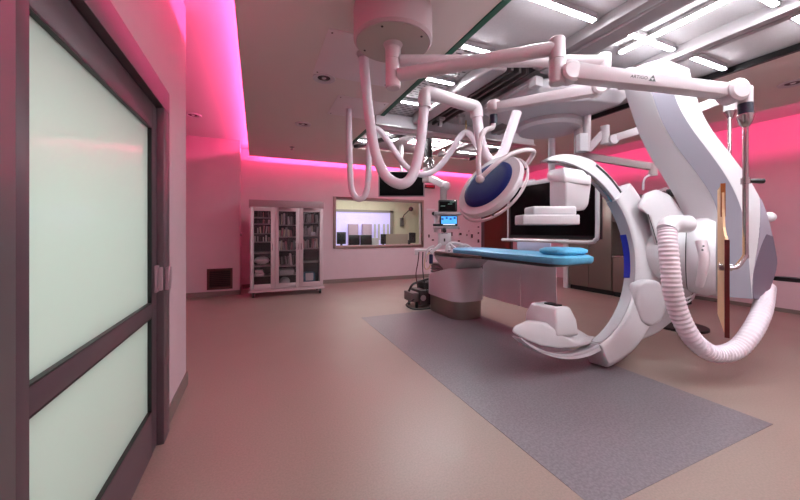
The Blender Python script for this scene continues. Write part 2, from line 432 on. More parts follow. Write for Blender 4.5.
# access panels in the soffit
def quad_panel(pts, z, name, m, label):
    lo = [min(p[i] for p in pts) for i in (0, 1)]; hi = [max(p[i] for p in pts) for i in (0, 1)]
    t = thing(name, label, 'panel', ((lo[0]+hi[0])/2, (lo[1]+hi[1])/2, z))
    box((lo[0], lo[1], z-.008), (hi[0], hi[1], z)).build('plate', m, t, bevel=.002)
    for x in (lo[0]+.04, hi[0]-.04):
        for y in (lo[1]+.05, hi[1]-.05): MB().cyl((x, y, z-.011), (x, y, z-.008), .009, n=8).build('screw', DARKM, t)
ACC = mat('access panel paint', (224, 216, 218), .5)
quad_panel([(.55, 2.75), (1.4, 3.6)], SZ, 'ceiling_access_panel', ACC, 'grey square access panel in soffit beside the round arm hub')
quad_panel([(.93, 4.05), (1.6, 4.75)], SZ, 'ceiling_access_panel', ACC, 'grey square access panel in soffit above the thin hose drop')

# ================================================================== LAMINAR FIELD
pf = MB()
pf.box((HX0-.02, HY0, SZ+.06), (HX1+.02, HY1, SZ+.08))
struct('ceiling_diffuser', pf, PANELM, smooth=False)
ROWS = [-1.4, -.85, -.25, .45, 1.15, 1.82, 2.55, 3.25, 3.95, 5.3, 5.95]  # first two rows are added behind the camera, unseen, to brighten the near floor
pl = MB()
for y0, y1 in zip(ROWS[6:9], ROWS[7:]+[0]): pl.box((HX0+.03, y0+.1, SZ+.045), (2.1, min(y1, y0+.7)-.1, SZ+.06))
struct('ceiling_perforated', pl, PERF, smooth=False)
def fixture(x0, x1, y0, y1, label, group=None):
    t = thing('ceiling_light', label, 'light', ((x0+x1)/2, (y0+y1)/2, SZ+.05), group)
    lg = 0 if x1-x0 > y1-y0 else 1
    MB().box((x0-.01, y0-.005, SZ+.021), (x1+.01, y1+.005, SZ+.06)).box((x0-.01, y0-.006, SZ+.009), (x1+.01, y0-.0005, SZ+.03)).box((x0-.01, y1+.0005, SZ+.009), (x1+.01, y1+.006, SZ+.03)).build('housing', SILVER, t, bevel=.003)
    box((x0, y0, SZ+.002), (x1, y1, SZ+.021)).build('diffuser', TUBE, t)
    for e in (0, 1):
        if lg == 0: box((x0-.03 if e == 0 else x1, y0, SZ), (x0 if e == 0 else x1+.03, y1, SZ+.03)).build('end_clip', SILVER, t, bevel=.004)
        else: box((x0, y0-.03 if e == 0 else y1, SZ), (x1, y0 if e == 0 else y1+.03, SZ+.03)).build('end_clip', SILVER, t, bevel=.004)
ordn = ['first', 'second', 'third', 'fourth', 'fifth', 'sixth', 'seventh', 'eighth', 'ninth', 'tenth', 'eleventh']
for i, y in enumerate(ROWS):
    segs = [(1.74, 2.5 if y < 2.3 else 2.08)]
    if y < 2.3 or y > 4.5: segs += [(2.92, 3.58), (3.84, 4.5)]
    elif y > 3.8: segs += [(4.15, 4.5)]
    for k, (x0, x1) in enumerate(segs):
        place = ('along the green edge', 'between the wide beam and the double rail', 'outside the double rail')[k if len(segs) != 2 else (0, 2)[k]]
        fixture(x0, x1, y-.019, y+.019, f'fluorescent strip {place}, {ordn[i]} row toward the window')
fixture(3.17, 3.2, -1.2, 1.05, 'long fluorescent strip running lengthwise toward the window, first length')
fixture(3.17, 3.2, 1.2, 2.05, 'long fluorescent strip running lengthwise up to the C-arm carriage')
fixture(2.65, 3.5, 5.5, 5.72, 'wide glaring ceiling light panel beyond the cross beam')
fixture(2.3, 2.36, 4.95, 5.7, 'short lengthwise fluorescent strip beyond the cross beam')
# rails
tag(MB().box((2.58, -1.5, 2.96), (2.68, 2.55, SZ+.06)).box((2.68, -1.5, 2.94), (2.86, 2.55, SZ+.03)).build('ceiling_beam', BEAM, bevel=.01), 'wide brushed metal beam running along ceiling to C-arm carriage', 'rail')
rl = thing('ceiling_rail', 'double silver rail along ceiling above the white curved column', 'rail', (3.7, 2, 2.95))
MB().box((3.64, -1.5, 2.95), (3.72, 6.3, SZ+.06)).build('track', BEAM, rl, bevel=.005)
MB().box((3.76, -1.5, 2.96), (3.82, 6.3, SZ+.06)).build('track', BEAM, rl, bevel=.005)
box((3.72, -1.5, 2.99), (3.76, 6.3, SZ+.06)).build('slot', BLACK, rl)
tag(MB().box((2.13, 2.62, 2.92), (2.33, 4.45, SZ+.06)).build('ceiling_rail', SILVER, bevel=.03, seg=3), 'wide rounded silver rail beside dark ceiling slot', 'rail')
dr = thing('ceiling_slot', 'dark recess with black rails between silver rail and white carriage', 'rail', (2.5, 3.5, 3))
box((2.33, 2.62, SZ+.03), (2.74, 4.45, SZ+.058)).build('recess', DARKM, dr)
for x in (2.37, 2.47, 2.57): box((x, 2.62, 2.94), (x+.035, 4.45, SZ+.03)).build('rail', mat('dull rail', (96, 88, 88), .4, .5), dr, bevel=.004)
for i, (x, y) in enumerate(((2.42, 4.1), (2.62, 3.9))):
    t = thing('rail_bracket', ('small white clamp bracket hanging under dark ceiling slot', 'grey clamp bracket hanging at the carriage side of the ceiling slot')[i], 'bracket', (x, y, 2.9))
    box((x-.05, y-.04, 2.9), (x+.05, y+.04, 2.94)).build('clamp', SILVER, t, bevel=.005); box((x-.02, y-.02, 2.82), (x+.02, y+.02, 2.9)).build('lug', WHITE2, t, bevel=.004)
# bridge beams across
br = thing('bridge_beam', 'pinkish cross beam spanning the ceiling field under the rails', 'beam', (3.1, 4.6, 2.87))
box((1.58, 4.5, 2.87), (4.6, 4.74, 3.04)).build('beam', WHITE2, br, bevel=.008)
box((1.56, 4.46, 2.84), (4.6, 4.62, 2.868)).build('lower_rail', SILVER, br, bevel=.006)
tag(box((1.62, 4.86, 2.9), (4.6, 4.98, 2.99)).build('cross_rail', SILVER, bevel=.008), 'slim silver cross rail just beyond the bridge beam', 'rail')
tag(MB().bar((1.75, 6.2, 2.95), (2.3, 5.05, 2.95), .08, .06).build('cable_tray', DARKM, bevel=.008), 'dark diagonal cable tray beyond the cross beam', 'tray')
tag(box((3.3, 5.1, 2.93), (3.42, 6.3, 2.99)).build('cable_tray', STEEL, bevel=.008), 'steel tray running toward window beyond the cross beam', 'tray')

# ================================================================== CEILING MOUNTED C-ARM
ca = thing('c_arm_scanner', 'huge white ceiling hung C-arm x-ray machine with S-shaped column', 'x-ray machine', (3.3, 2.6, 2.75))
cb = MB()
foot = [(2.74, 2.66), (3.3, 2.4), (3.84, 2.34), (3.84, 3.62), (2.74, 3.55)]
inset = [(2.95, 2.74), (3.34, 2.48), (3.76, 2.42), (3.78, 3.55), (3.05, 3.5)]
cb.loftp([[(x, y, 2.74) for x, y in inset], [(x, y, 2.85) for x, y in foot], [(x, y, 2.95) for x, y in foot]])
cb.build('ceiling_carriage', WHITE2, ca, bevel=.02, seg=3)
MB().box((2.7, 2.62, 2.9), (2.76, 3.5, 2.95)).box((2.66, 2.58, 2.83), (2.76, 2.68, 2.93)).build('carriage_flange', WHITE2, ca, bevel=.008)
MB().lathe((3.58, 3.25, 2.745), (0, 0, -1), [(0, .4), (.06, .41), (.1, .38), (.12, .3)], 48).build('turntable', WHITE2, ca)
# column: four edge curves, each at its own distance
def resamp(pts, n):
    P = smooth_path(pts, 10); L = [0]
    for a, b in zip(P, P[1:]): L.append(L[-1]+(b-a).length)
    out = []
    for k in range(n):
        t = L[-1]*k/(n-1); i = 0
        while i < len(L)-2 and L[i+1] < t: i += 1
        f = (t-L[i])/max(L[i+1]-L[i], 1e-9); out.append(P[i].lerp(P[i+1], f))
    return out
DF, DC, DB = 3.0, 3.1, 3.4
Lp = [(622, 72), (624, 90), (630, 110), (639, 135), (650, 158), (664, 180), (677, 203), (688, 229), (694, 248), (700, 272), (712, 296)]
E1 = [(644, 64), (647, 80), (654, 103), (663, 126), (676, 148), (692, 169), (705, 187), (714, 204), (718, 226), (720, 258), (728, 297)]
E2 = [(665, 58), (671, 80), (679, 105), (693, 129), (711, 153), (725, 173), (736, 193), (743, 212), (748, 235), (750, 262), (753, 299)]
Rp = [(690, 68), (694, 85), (702, 110), (713, 130), (729, 151), (748, 176), (761, 199), (769, 222), (774, 245), (776, 268), (765, 300)]
NS = 40
def nz(t): return max(0., (t-.72)/.28)
LL = resamp([at(u, v, DB) for u, v in Lp], NS); A1 = resamp([at(u, v, DC) for u, v in E1], NS)
A2 = resamp([at(u, v, DF+.06*nz(i/10)) for i, (u, v) in enumerate(E2)], NS)
RR = resamp([at(u, v, DF+.22*nz(i/10)) for i, (u, v) in enumerate(Rp)], NS)
RB = [p+FW*.36 for p in RR]
rows = [[LL[i], A1[i], A2[i], RR[i], RB[i]] for i in range(NS)]
MB().loftp(rows).build('column', WHITE, ca, bevel=.012, seg=2, ang=30)
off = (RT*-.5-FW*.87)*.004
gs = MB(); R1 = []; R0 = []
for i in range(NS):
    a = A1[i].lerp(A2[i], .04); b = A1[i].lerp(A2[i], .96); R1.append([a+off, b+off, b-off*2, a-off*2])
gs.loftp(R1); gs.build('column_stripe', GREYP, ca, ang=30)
def col_shade(name, t0, k, e, m, lift):
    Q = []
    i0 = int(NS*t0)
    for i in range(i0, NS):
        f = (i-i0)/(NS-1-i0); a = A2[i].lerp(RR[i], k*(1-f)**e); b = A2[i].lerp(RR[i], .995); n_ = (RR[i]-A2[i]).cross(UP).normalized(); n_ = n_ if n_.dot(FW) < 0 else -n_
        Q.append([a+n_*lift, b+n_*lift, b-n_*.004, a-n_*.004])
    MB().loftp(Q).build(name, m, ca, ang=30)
col_shade('column_base_shade', .56, .95, 1.5, mat('pale lavender shade', (158, 150, 163), .4), .003)  # shading of the lower column face, coloured onto a thin lavender skin
cap = MB(); Rc = []  # deeper shade at the column foot, put into the colour of a second skin
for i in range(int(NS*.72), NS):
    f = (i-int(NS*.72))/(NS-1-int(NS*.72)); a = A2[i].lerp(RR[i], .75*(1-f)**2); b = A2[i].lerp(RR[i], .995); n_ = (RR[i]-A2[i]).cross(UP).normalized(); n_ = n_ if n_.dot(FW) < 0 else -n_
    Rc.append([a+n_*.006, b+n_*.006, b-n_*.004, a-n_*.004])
cap.loftp(Rc); cap.build('column_end_shade', mat('dusky lavender shade', (112, 100, 116), .42), ca, ang=30)
# pivot joint
JZ = 1.05
def fz(l, d, z): return fr(l, d, z)
PA = (RT*.72-FW*.70).normalized(); PC = at(697, 256, 3.3)
MB().lathe(PC-PA*.42, PA, [(0, .2), (.08, .25), (.2, .3), (.35, .335)], 48).build('pivot_cone', WHITE, ca)
MB().lathe(PC-PA*.07, PA, [(0, .338), (.008, .338)], 48).build('pivot_seam', BLACK, ca)
MB().lathe(PC-PA*.062, PA, [(0, .35), (.02, .368), (.14, .385), (.2, .36)], 48).build('pivot_hub', WHITE, ca)
# bedside control grip on the hub
cg = MB().tube([at(701, 241, 2.83), at(704, 258, 2.79), at(702, 275, 2.8), at(699, 286, 2.84)], lambda t: .04-.012*t, 12)
cgo = cg.build('control_grip', ARMW, ca)
for k, v in enumerate((246, 250)): MB().sphere(at(703.5-k, v, 2.765), .008).build('button', BLACK, cgo)
# the arc: a tilted circle crossing the table
PHI, TILT = .335, .12
AE = RT*math.cos(PHI)+FW*math.sin(PHI); AN0 = FW*math.cos(PHI)-RT*math.sin(PHI)
AU = UP*math.cos(TILT)+AN0*math.sin(TILT); AN = AN0*math.cos(TILT)-UP*math.sin(TILT)
AC = fr(1.535, 3.15, 1.088)
def arcp(r, ang, d): return AC+AE*(r*math.cos(ang))+AU*(r*math.sin(ang))+AN*d
def onarc(u, v, off):
    q = _d(u, v); c = AC+AN*off
    return CAM+q*((c-CAM).dot(AN)/q.dot(AN))
def arc_sweep(mb, sec, a0, a1, n=72):
    """sec(f) -> list of (radius, offset) at fraction f"""
    fn = sec if callable(sec) else (lambda f: sec)
    return mb.loftp([[arcp(r, math.radians(a0+(a1-a0)*k/(n-1)), d) for r, d in fn(k/(n-1))] for k in range(n)])
def top_sec(f):
    ro = .925+.145*min(1, f/.5)**.8
    return [(.912, -.05), (ro-.012, -.05), (ro, -.03), (ro, .04), (ro-.02, .06), (.935, .06), (.912, .05)]
arc_sweep(MB(), top_sec, 96, 30).build('arc', WHITE, ca, ang=30)
arc_sweep(MB(), [(.908, -.046), (.913, -.046), (.913, .046), (.908, .046)], 95, 36).build('arc_track', TRACK, ca, ang=25)
arc_sweep(MB(), [(.9, -.02), (.909, -.02), (.909, .0), (.9, .0)], 94, 36).build('arc_rail', CHROME, ca, ang=25)
arc_sweep(MB(), lambda f: [(1.022, -.054), (1.045, -.054), (1.045, -.04), (1.022, -.04)], 60, 37).build('belt_groove', BLACK, ca)
# holder that carries the arc
def hs(f):
    r = 1.27-.13*max(0, (f-.6)/.4)**1.5-.05*max(0, (.2-f)/.2)
    return [(.905, -.065), (.93, -.085), (r-.05, -.09), (r, -.05), (r, .14), (1.02, .14), (1.0, .07), (.905, .052)]
arc_sweep(MB(), hs, 37, -71).build('arc_holder', WHITE, ca, ang=40, bevel=.012)
arc_sweep(MB(), [(.9, -.062), (.906, -.062), (.906, .05), (.9, .05)], 36, -70).build('holder_track', TRACK, ca, ang=25)
arc_sweep(MB(), [(.894, -.012), (.902, -.012), (.902, .052), (.894, .052)], 12, -17).build('blue_label', BLUEL, ca, ang=25)
arc_sweep(MB(), lambda f: [(.91, -.055), (.965-.045*f, -.06), (.965-.045*f, .06), (.91, .055)], -70, -129, 40).build('lower_arc', WHITE, ca, ang=40)
arc_sweep(MB(), [(.906, -.05), (.911, -.056), (.925, -.062), (.925, -.05), (.911, .05)], -69, -128, 40).build('lower_track', TRACK, ca, ang=25)
# covers on the holder
def pill(name, pts, d0, d1, m, bv, parent=ca, seg=4):
    return MB().prism([at(u, v, d0) for u, v in pts], [at(u, v, d0)+FW*(d1-d0) for u, v in pts]).build(name, m, parent, bevel=bv, seg=seg, ang=60)
pill('holder_cover', [(637, 285), (644, 280), (660, 281), (669, 292), (669, 308), (663, 322), (652, 328), (640, 323), (634, 304)], 3.26, 3.4, WHITE2, .05)
bl = MB().loftp([
    [at(u, v, 3.3) for u, v in ((641, 209), (646, 197), (655, 193), (665, 199), (675, 215), (682, 243), (658, 243), (650, 217))],
    [at(u, v, 3.34) for u, v in ((637, 207), (643, 194), (656, 189), (670, 195), (683, 215), (691, 247), (655, 247), (647, 215))],
    [at(u, v, 3.5) for u, v in ((639, 207), (644, 195), (657, 190), (671, 196), (685, 215), (695, 247), (655, 247), (647, 215))]])
bl.build('holder_bell', WHITE, ca, bevel=.025, seg=4, ang=60)
MB().tube([at(u, v, 3.29) for u, v in ((648, 214), (653, 229), (657, 243), (668, 243), (688, 242))], .004, 6, smooth=False).build('cover_seam', BLACK, ca)
MB().tube([at(u, v, 3.25) for u, v in ((687, 233), (690, 242))], .015, 8, smooth=False).build('cable_clip', BLACK, ca)
pill('holder_bracket', [(640, 240), (694, 240), (696, 292), (680, 318), (660, 334), (628, 348), (636, 300)], 3.5, 3.65, WHITE2, .05)
MB().tube([at(688, 224, 2.98), at(678, 224, 2.96), at(670, 225, 2.92), at(667, 230, 2.9)], .078, 18).build('air_duct', WHITE, ca)
# detector
dt = MB().loftp([
    [at(551, 173, 3.3), at(565, 173, 3.0), at(592, 175, 3.02), at(580, 175, 3.35)],
    [at(549, 178, 3.32), at(565, 180, 2.98), at(592, 182, 3.02), at(580, 178, 3.35)],
    [at(549, 204, 3.32), at(565, 206, 3.0), at(589, 205, 3.03), at(577, 200, 3.35)],
    [at(550, 210, 3.3), at(565, 212, 3.02), at(585, 211, 3.05), at(574, 206, 3.3)]])
dt.build('detector_housing', WHITE2, ca, bevel=.025, seg=3, ang=50)
MB().loftp([
    [at(549, 170, 3.3), at(563, 167, 3.02), at(584, 170, 3.04), at(570, 170, 3.3)],
    [at(546, 174, 3.32), at(564, 175, 2.98), at(591, 179, 3.0), at(578, 173, 3.34)],
    [at(547, 180, 3.32), at(564, 183, 2.98), at(591, 186, 3.0), at(578, 178, 3.34)]]).build('detector_collar', WHITE, ca, bevel=.02, seg=3, ang=50)
def ebox(l0, l1, d0, d1, z0, z1): return MB().obox(fr((l0+l1)/2, (d0+d1)/2, (z0+z1)/2), RT, FW, UP, (l1-l0, d1-d0, z1-z0))
ebox(1.2, 1.6, 2.98, 3.2, 1.45, 1.535).build('detector_neck', WHITE2, ca, bevel=.02, seg=3)
ebox(1.09, 1.6, 2.93, 3.14, 1.365, 1.455).build('flat_panel', WHITE2, ca, bevel=.012, seg=3)
# x-ray tube end
TB = [(511.5, 332), (514, 326), (526, 321), (540, 323), (554, 329), (567, 338), (578, 343), (590, 340)]
LO = [(592, 344), (575, 348), (558, 348.5), (541, 346), (526, 340)]
TK = [(513, 331), (516, 326), (527, 320), (541, 321), (557, 323), (575, 327), (588, 335), (597, 337)]
MB().prism([onarc(u, v, -.045) for u, v in TB+LO], [onarc(u, v, .2) for u, v in TK]+[onarc(u-3, v-6, .15) for u, v in LO]).build('tube_base', WHITE, ca, bevel=.022, seg=4, ang=60)
hx0, hx1, hy0, hy1 = 2.47, 2.76, 2.16, 2.54
tb = MB().loftp([[(hx0-.01, hy0-.01, .36), (hx1, hy0-.01, .33), (hx1, hy1, .36), (hx0-.01, hy1, .36)], [(hx0, hy0, .5), (hx1-.02, hy0, .48), (hx1-.02, hy1, .5), (hx0, hy1-.01, .5)], [(hx0+.03, hy0+.03, .61), (hx1-.07, hy0+.03, .6), (hx1-.07, hy1-.04, .6), (hx0+.03, hy1-.05, .6)]]).build('tube_housing', WHITE, ca, bevel=.025, seg=4, ang=60)
box((2.56, 2.24, .6), (2.64, 2.38, .617)).build('beam_window', BLACK, tb, bevel=.004)
# corrugated hose
hp = [(667, 229, 2.9), (668, 245, 2.86), (670, 268, 2.83), (673, 292, 2.81), (680, 316, 2.8), (692, 338, 2.79), (707, 351, 2.8), (722, 354, 2.81), (738, 348, 2.85), (751, 333, 2.9), (760, 316, 3.02), (764, 302, 3.15), (766, 288, 3.3)]
MB().tube([at(*p) for p in hp], .073, 24, 11, rib=.07).build('corrugated_hose', HOSE, ca, ang=22)
for (u, v, du) in ((690, 293, 9), (687, 298, 7)):
    MB().tube([at(u+8, v-14, 3.3), at(u+6, v, 3.25), at(u-du, v+8, 3.2), at(u-du-6, v+10, 3.2)], .009, 8).build('cable', WHITE2, ca)
MB().sphere(at(769.5, 217, 3.3), .05, sc=(1, 1, 1)).build('end_knob', WHITE, ca)
ebox(2.27, 2.39, 3.3, 3.45, 2.78, 2.95).build('column_mount', WHITE2, ca, bevel=.01)

# ================================================================== SURGICAL ARM SYSTEM (drum, arms)
hub = at(393, 40, 2.55)
dm = thing('arm_ceiling_hub', 'large round white ceiling drum carrying the swing arms', 'mount', (hub.x, hub.y, SZ))
MB().lathe((hub.x, hub.y, SZ), (0, 0, -1), [(0, .302), (.23, .302), (.25, .285)], 64).build('drum', mat('drum paint', (180, 158, 162), .5), dm, ang=30)
MB().lathe((hub.x, hub.y, 2.75), (0, 0, -1), [(0, .275), (.003, .275)], 64).build('cover_plate', mat('grey cover', (176, 168, 160), .5), dm)
for a in (.6, 2.4, 4.0, 5.4): MB().cyl((hub.x+.24*math.cos(a), hub.y+.24*math.sin(a), 2.743), (hub.x+.24*math.cos(a), hub.y+.24*math.sin(a), 2.747), .009, n=10).build('screw', DARKM, dm)
MB().lathe((hub.x, hub.y, 2.747), (0, 0, -1), [(0, .075), (.03, .06), (.12, .058), (.122, .055), (.125, .058), (.22, .058), (.222, .055), (.225, .058), (.33, .058), (.34, .05)], 32).build('spindle', ARMW, dm, ang=20)
# lead shield arm
hxy = fr((hub-CAM).dot(RT), 2.55, 0)
sa = thing('shield_support_arm', 'long jointed white arm from drum carrying the cream lead shield', 'support arm', (hub.x, hub.y, 2.5))
e0 = Vector((hub.x, hub.y, 2.505))
e1 = fr((557-400)/330*2.16, 2.16, 2.505)
dirA = (e1-e0).normalized()
MB().cyl(e0+dirA*.05, e1, .05, .046).build('extension_arm', ARMW, sa)
MB().lathe(e1+UP*.06, (0, 0, -1), [(0, .045), (.008, .05), (.14, .05), (.143, .047), (.146, .05), (.29, .05), (.3, .044)], 28).build('elbow_joint', ARMW, sa, ang=20)
MB().lathe(e1+UP*.068, (0, 0, -1), [(0, .03), (.008, .045)], 24).build('joint_cap', BLACK, sa)
k0 = at(570, 73, 2.13); k1 = at(733, 92, 2.0)
MB().lathe(k0-FW*.05+RT*0, FW, [(0, .05), (.012, .066), (.09, .066), (.1, .06)], 32).build('pivot_disc', ARMW, sa)
sx = (k1-k0).normalized(); sy = FW-(sx*FW.dot(sx)); sy.normalize(); sz = sx.cross(sy); sz = sz if sz.z > 0 else -sz
L = (k1-k0).length
sprg = MB().loftp([[k0+sy*a+sz*b for a, b in ((-.045, -.05), (.045, -.05), (.045, .055), (-.045, .055))], [k0+sx*L*.6+sy*a+sz*b for a, b in ((-.042, -.04), (.042, -.04), (.042, .036), (-.042, .036))], [k1+sy*a+sz*b for a, b in ((-.042, -.04), (.042, -.04), (.042, .034), (-.042, .034))]]).build('spring_arm', ARMW, sa, bevel=.006)
# lettering on the spring arm
def text3d(body, c, xd, nd, size, m, parent, name='lettering'):
    cu = bpy.data.curves.new(name, 'FONT'); cu.body = body; cu.size = size; cu.extrude = .0005; cu.align_x = 'CENTER'; cu.align_y = 'CENTER'
    o = bpy.data.objects.new(name, cu); COL.objects.link(o)
    xd = xd.normalized(); nd = (nd-xd*nd.dot(xd)).normalized(); yd = nd.cross(xd)
    M = Matrix((xd, yd, nd)).transposed().to_4x4(); M.translation = c
    o.matrix_world = M; dg = bpy.context.evaluated_depsgraph_get(); me = bpy.data.meshes.new_from_object(o.evaluated_get(dg))
    me.transform(M); bpy.data.objects.remove(o); me.materials.clear(); me.materials.append(m)
    q = bpy.data.objects.new(name, me); COL.objects.link(q); adopt(q, parent); return q
tc_ = k0+sx*L*.425-sy*.0445
text3d('ARTIGO', tc_-sx*.01, sx, -sy, .027, DARKM, sprg)
tri = MB()
for dx, dz in ((0, .012), (-.012, -.008), (.012, -.008)):
    c0 = tc_+sx*(.066+dx*.8)+sz*dz; tri.prism([c0+sz*.011, c0-sz*.008+sx*.011, c0-sz*.008-sx*.011], [c0+sz*.011-sy*.002, c0-sz*.008+sx*.011-sy*.002, c0-sz*.008-sx*.011-sy*.002])
tri.build('emblem', BLACK, sprg, smooth=False)
MB().lathe(k1-FW*.055, FW, [(0, .05), (.012, .066), (.1, .066), (.11, .06)], 32).build('pivot_disc', ARMW, sa)
pp = at(745.5, 92, 2.0)
MB().lathe(pp+UP*.03, (0, 0, -1), [(0, .03), (.01, .034), (.1, .034)], 24).build('swivel', ARMW, sa)
MB().cyl(k1, pp-UP*.01, .035).build('swivel_neck', ARMW, sa)
MB().lathe(pp-UP*.07, (0, 0, -1), [(0, .035), (.068, .035)], 28).build('collar', NAVYC, sa)
MB().lathe(pp-UP*.138, (0, 0, -1), [(0, .042), (.006, .042), (.05, .03), (.075, .016)], 28).build('cone', CHROME, sa, ang=30)
# hanging lead shield
def plat(u, v, d): return at(u, v, d)
sh = thing('lead_shield', 'cream acrylic lead shield seen edge-on, hanging from steel rod', 'shield', at(728, 250, 2.0))
rodx = pp
zb = at(743, 255, 2.0).z
MB().tube([pp-UP*.2, Vector((pp.x, pp.y, zb+.05)), Vector((pp.x, pp.y, zb)), at(741, 262, 2.0), at(736, 267, 2.0), at(728, 268, 2.0), at(722, 268, 2.0)], .014, 14, 5).build('rod', CHROME, sh)
nf, ff = at(727, 300, 1.95), at(718.5, 300, 2.5)
sd = (ff-nf); sd.z = 0; W = sd.length; sd.normalize(); sn = UP.cross(sd).normalized()
base = Vector((nf.x, nf.y, 0))
def spt(w, z, k): return base+sd*w+UP*z+sn*k
prof = [(0, .68), (0, 1.25), (.03, 1.27), (.1, 1.28), (.2, 1.33), (.27, 1.45), (.3, 1.6), (.33, 1.615), (W, 1.615), (W, .68)]
MB().prism([spt(w, z, .006) for w, z in prof], [spt(w, z, -.006) for w, z in prof]).build('panel', CREAM, sh, smooth=False)
MB().prism([spt(-.006, .675, .011), spt(-.006, 1.255, .011), spt(.006, 1.255, .011), spt(.006, .675, .011)], [spt(-.006, .675, -.011), spt(-.006, 1.255, -.011), spt(.006, 1.255, -.011), spt(.006, .675, -.011)]).build('edge_strip', DKRED, sh)
MB().prism([spt(.292, 1.4, .012), spt(.292, 1.62, .012), spt(.31, 1.62, .012), spt(.31, 1.4, .012)], [spt(.292, 1.4, -.012), spt(.292, 1.62, -.012), spt(.31, 1.62, -.012), spt(.31, 1.4, -.012)]).build('edge_strip', AMBER, sh)
cl = spt(.12, at(722, 268, 2.0).z, 0)
MB().cyl(cl+sn*.03, cl-sn*.03, .022).build('clamp', CHROME, sh)
hz = at(743, 181, 2.0).z; hc = Vector((pp.x, pp.y, hz))
MB().cyl(hc-UP*.018, hc+UP*.018, .022).build('handle_clamp', CHROME, sh)
MB().tube([hc+RT*.02, hc+RT*.04, hc+RT*.085, hc+RT*.105], lambda t: .008+.008*min(1, t*1.6), 12).build('handle', BLACK, sh)

# lamp arm
la = thing('lamp_support_arm', 'second jointed white arm from drum carrying navy surgical lamp', 'support arm', (hub.x, hub.y, 2.6))
f0 = Vector((hub.x, hub.y, 2.62)); f1 = fr((604-400)/330*2.55, 2.55, 2.62)
dB = (f1-f0).normalized()
MB().cyl(f0+dB*.05, f1, .046, .043).build('extension_arm', ARMW, la)
MB().lathe(f1+UP*.055, (0, 0, -1), [(0, .042), (.008, .047), (.13, .047), (.133, .044), (.136, .046), (.26, .046), (.27, .04)], 28).build('elbow_joint', ARMW, la, ang=20)
MB().lathe(f1+UP*.063, (0, 0, -1), [(0, .03), (.008, .042)], 24).build('joint_cap', BLACK, la)
g0 = at(597, 89, 2.56); g1 = at(497, 107, 2.88)
MB().cyl(f1-UP*.2, g0, .04).build('joint_neck', ARMW, la)
MB().lathe(g0-FW*.05, FW, [(0, .04), (.012, .055), (.1, .055)], 28).build('pivot_disc', ARMW, la)
gx = (g1-g0).normalized(); gy = (FW-gx*FW.dot(gx)).normalized(); gz = gx.cross(gy); gz = gz if gz.z > 0 else -gz
Lg = (g1-g0).length
MB().loftp([[g0+gy*a+gz*b for a, b in ((-.04, -.045), (.04, -.045), (.04, .04), (-.04, .04))], [g1+gy*a+gz*b for a, b in ((-.04, -.035), (.04, -.035), (.04, .035), (-.04, .035))]]).build('spring_arm', ARMW, la, bevel=.006)
g2 = at(493, 112, 2.9)
MB().lathe(at(494, 107, 2.9)+UP*.05, (0, 0, -1), [(0, .05), (.02, .058), (.07, .058), (.09, .045)], 28).build('swivel', ARMW, la)
MB().cyl(at(493.5, 115, 2.9), at(493.5, 124, 2.9), .034).build('collar', NAVYC, la)
# surgical lamp
D0 = 2.9
lc = at(492, 190, D0)
tcv = (CAM-lc).normalized()
N = (tcv*.48+(RT*-.70+UP*.71)*.848).normalized()
sl_ = thing('surgical_lamp', 'round tilted surgical lamp with navy back and white rim', 'surgical lamp', lc)
fc = at(487.5, 184.5, 2.86)
MB().lathe(fc, -N, [(-.004, .0), (-.004, .25), (0, .27), (.0, .31), (.018, .322), (.04, .322), (.06, .305), (.078, .2), (.078, .0)], 72).build('lamp_body', WHITE2, sl_, ang=30)
MB().lathe(fc+N*.006, N, [(0, .242), (.012, .235), (.022, .19), (.028, .1), (.03, .0)], 64).build('lamp_back', NAVY, sl_, ang=50)
a_, b_ = MB.frame(N)
rp = [fc-N*.07+a_*(math.cos(t)*.335)+b_*(math.sin(t)*.335) for t in [i*2*math.pi/48 for i in range(49)]]
MB().tube(rp, .012, 10, smooth=False).build('grip_ring', ARMW, sl_)
for k in range(4):
    t = .5+k*math.pi/2; r_ = a_*math.cos(t)+b_*math.sin(t)
    MB().cyl(fc-N*.05+r_*.32, fc-N*.07+r_*.335, .01, n=10).build('ring_clip', DARKM, sl_)
yk = at(480, 179, 2.72)
MB().tube([at(493.5, 124, 2.9), at(492, 128, 2.88), at(486, 130, 2.86), at(481, 137, 2.83), at(479, 150, 2.79), at(478.5, 165, 2.75), at(479.5, 178, 2.72)], .022, 14).build('yoke', ARMW, sl_)
MB().sphere(yk, .036).build('yoke_knob', ARMW, sl_)
MB().tube([yk, at(489, 170, 2.7), at(501, 160, 2.72), at(514, 153, 2.78), at(526, 150, 2.88), at(533, 151, 2.97), at(533, 155, 3.02), at(527, 164, 3.05)], .02, 14).build('yoke_arm', ARMW, sl_)
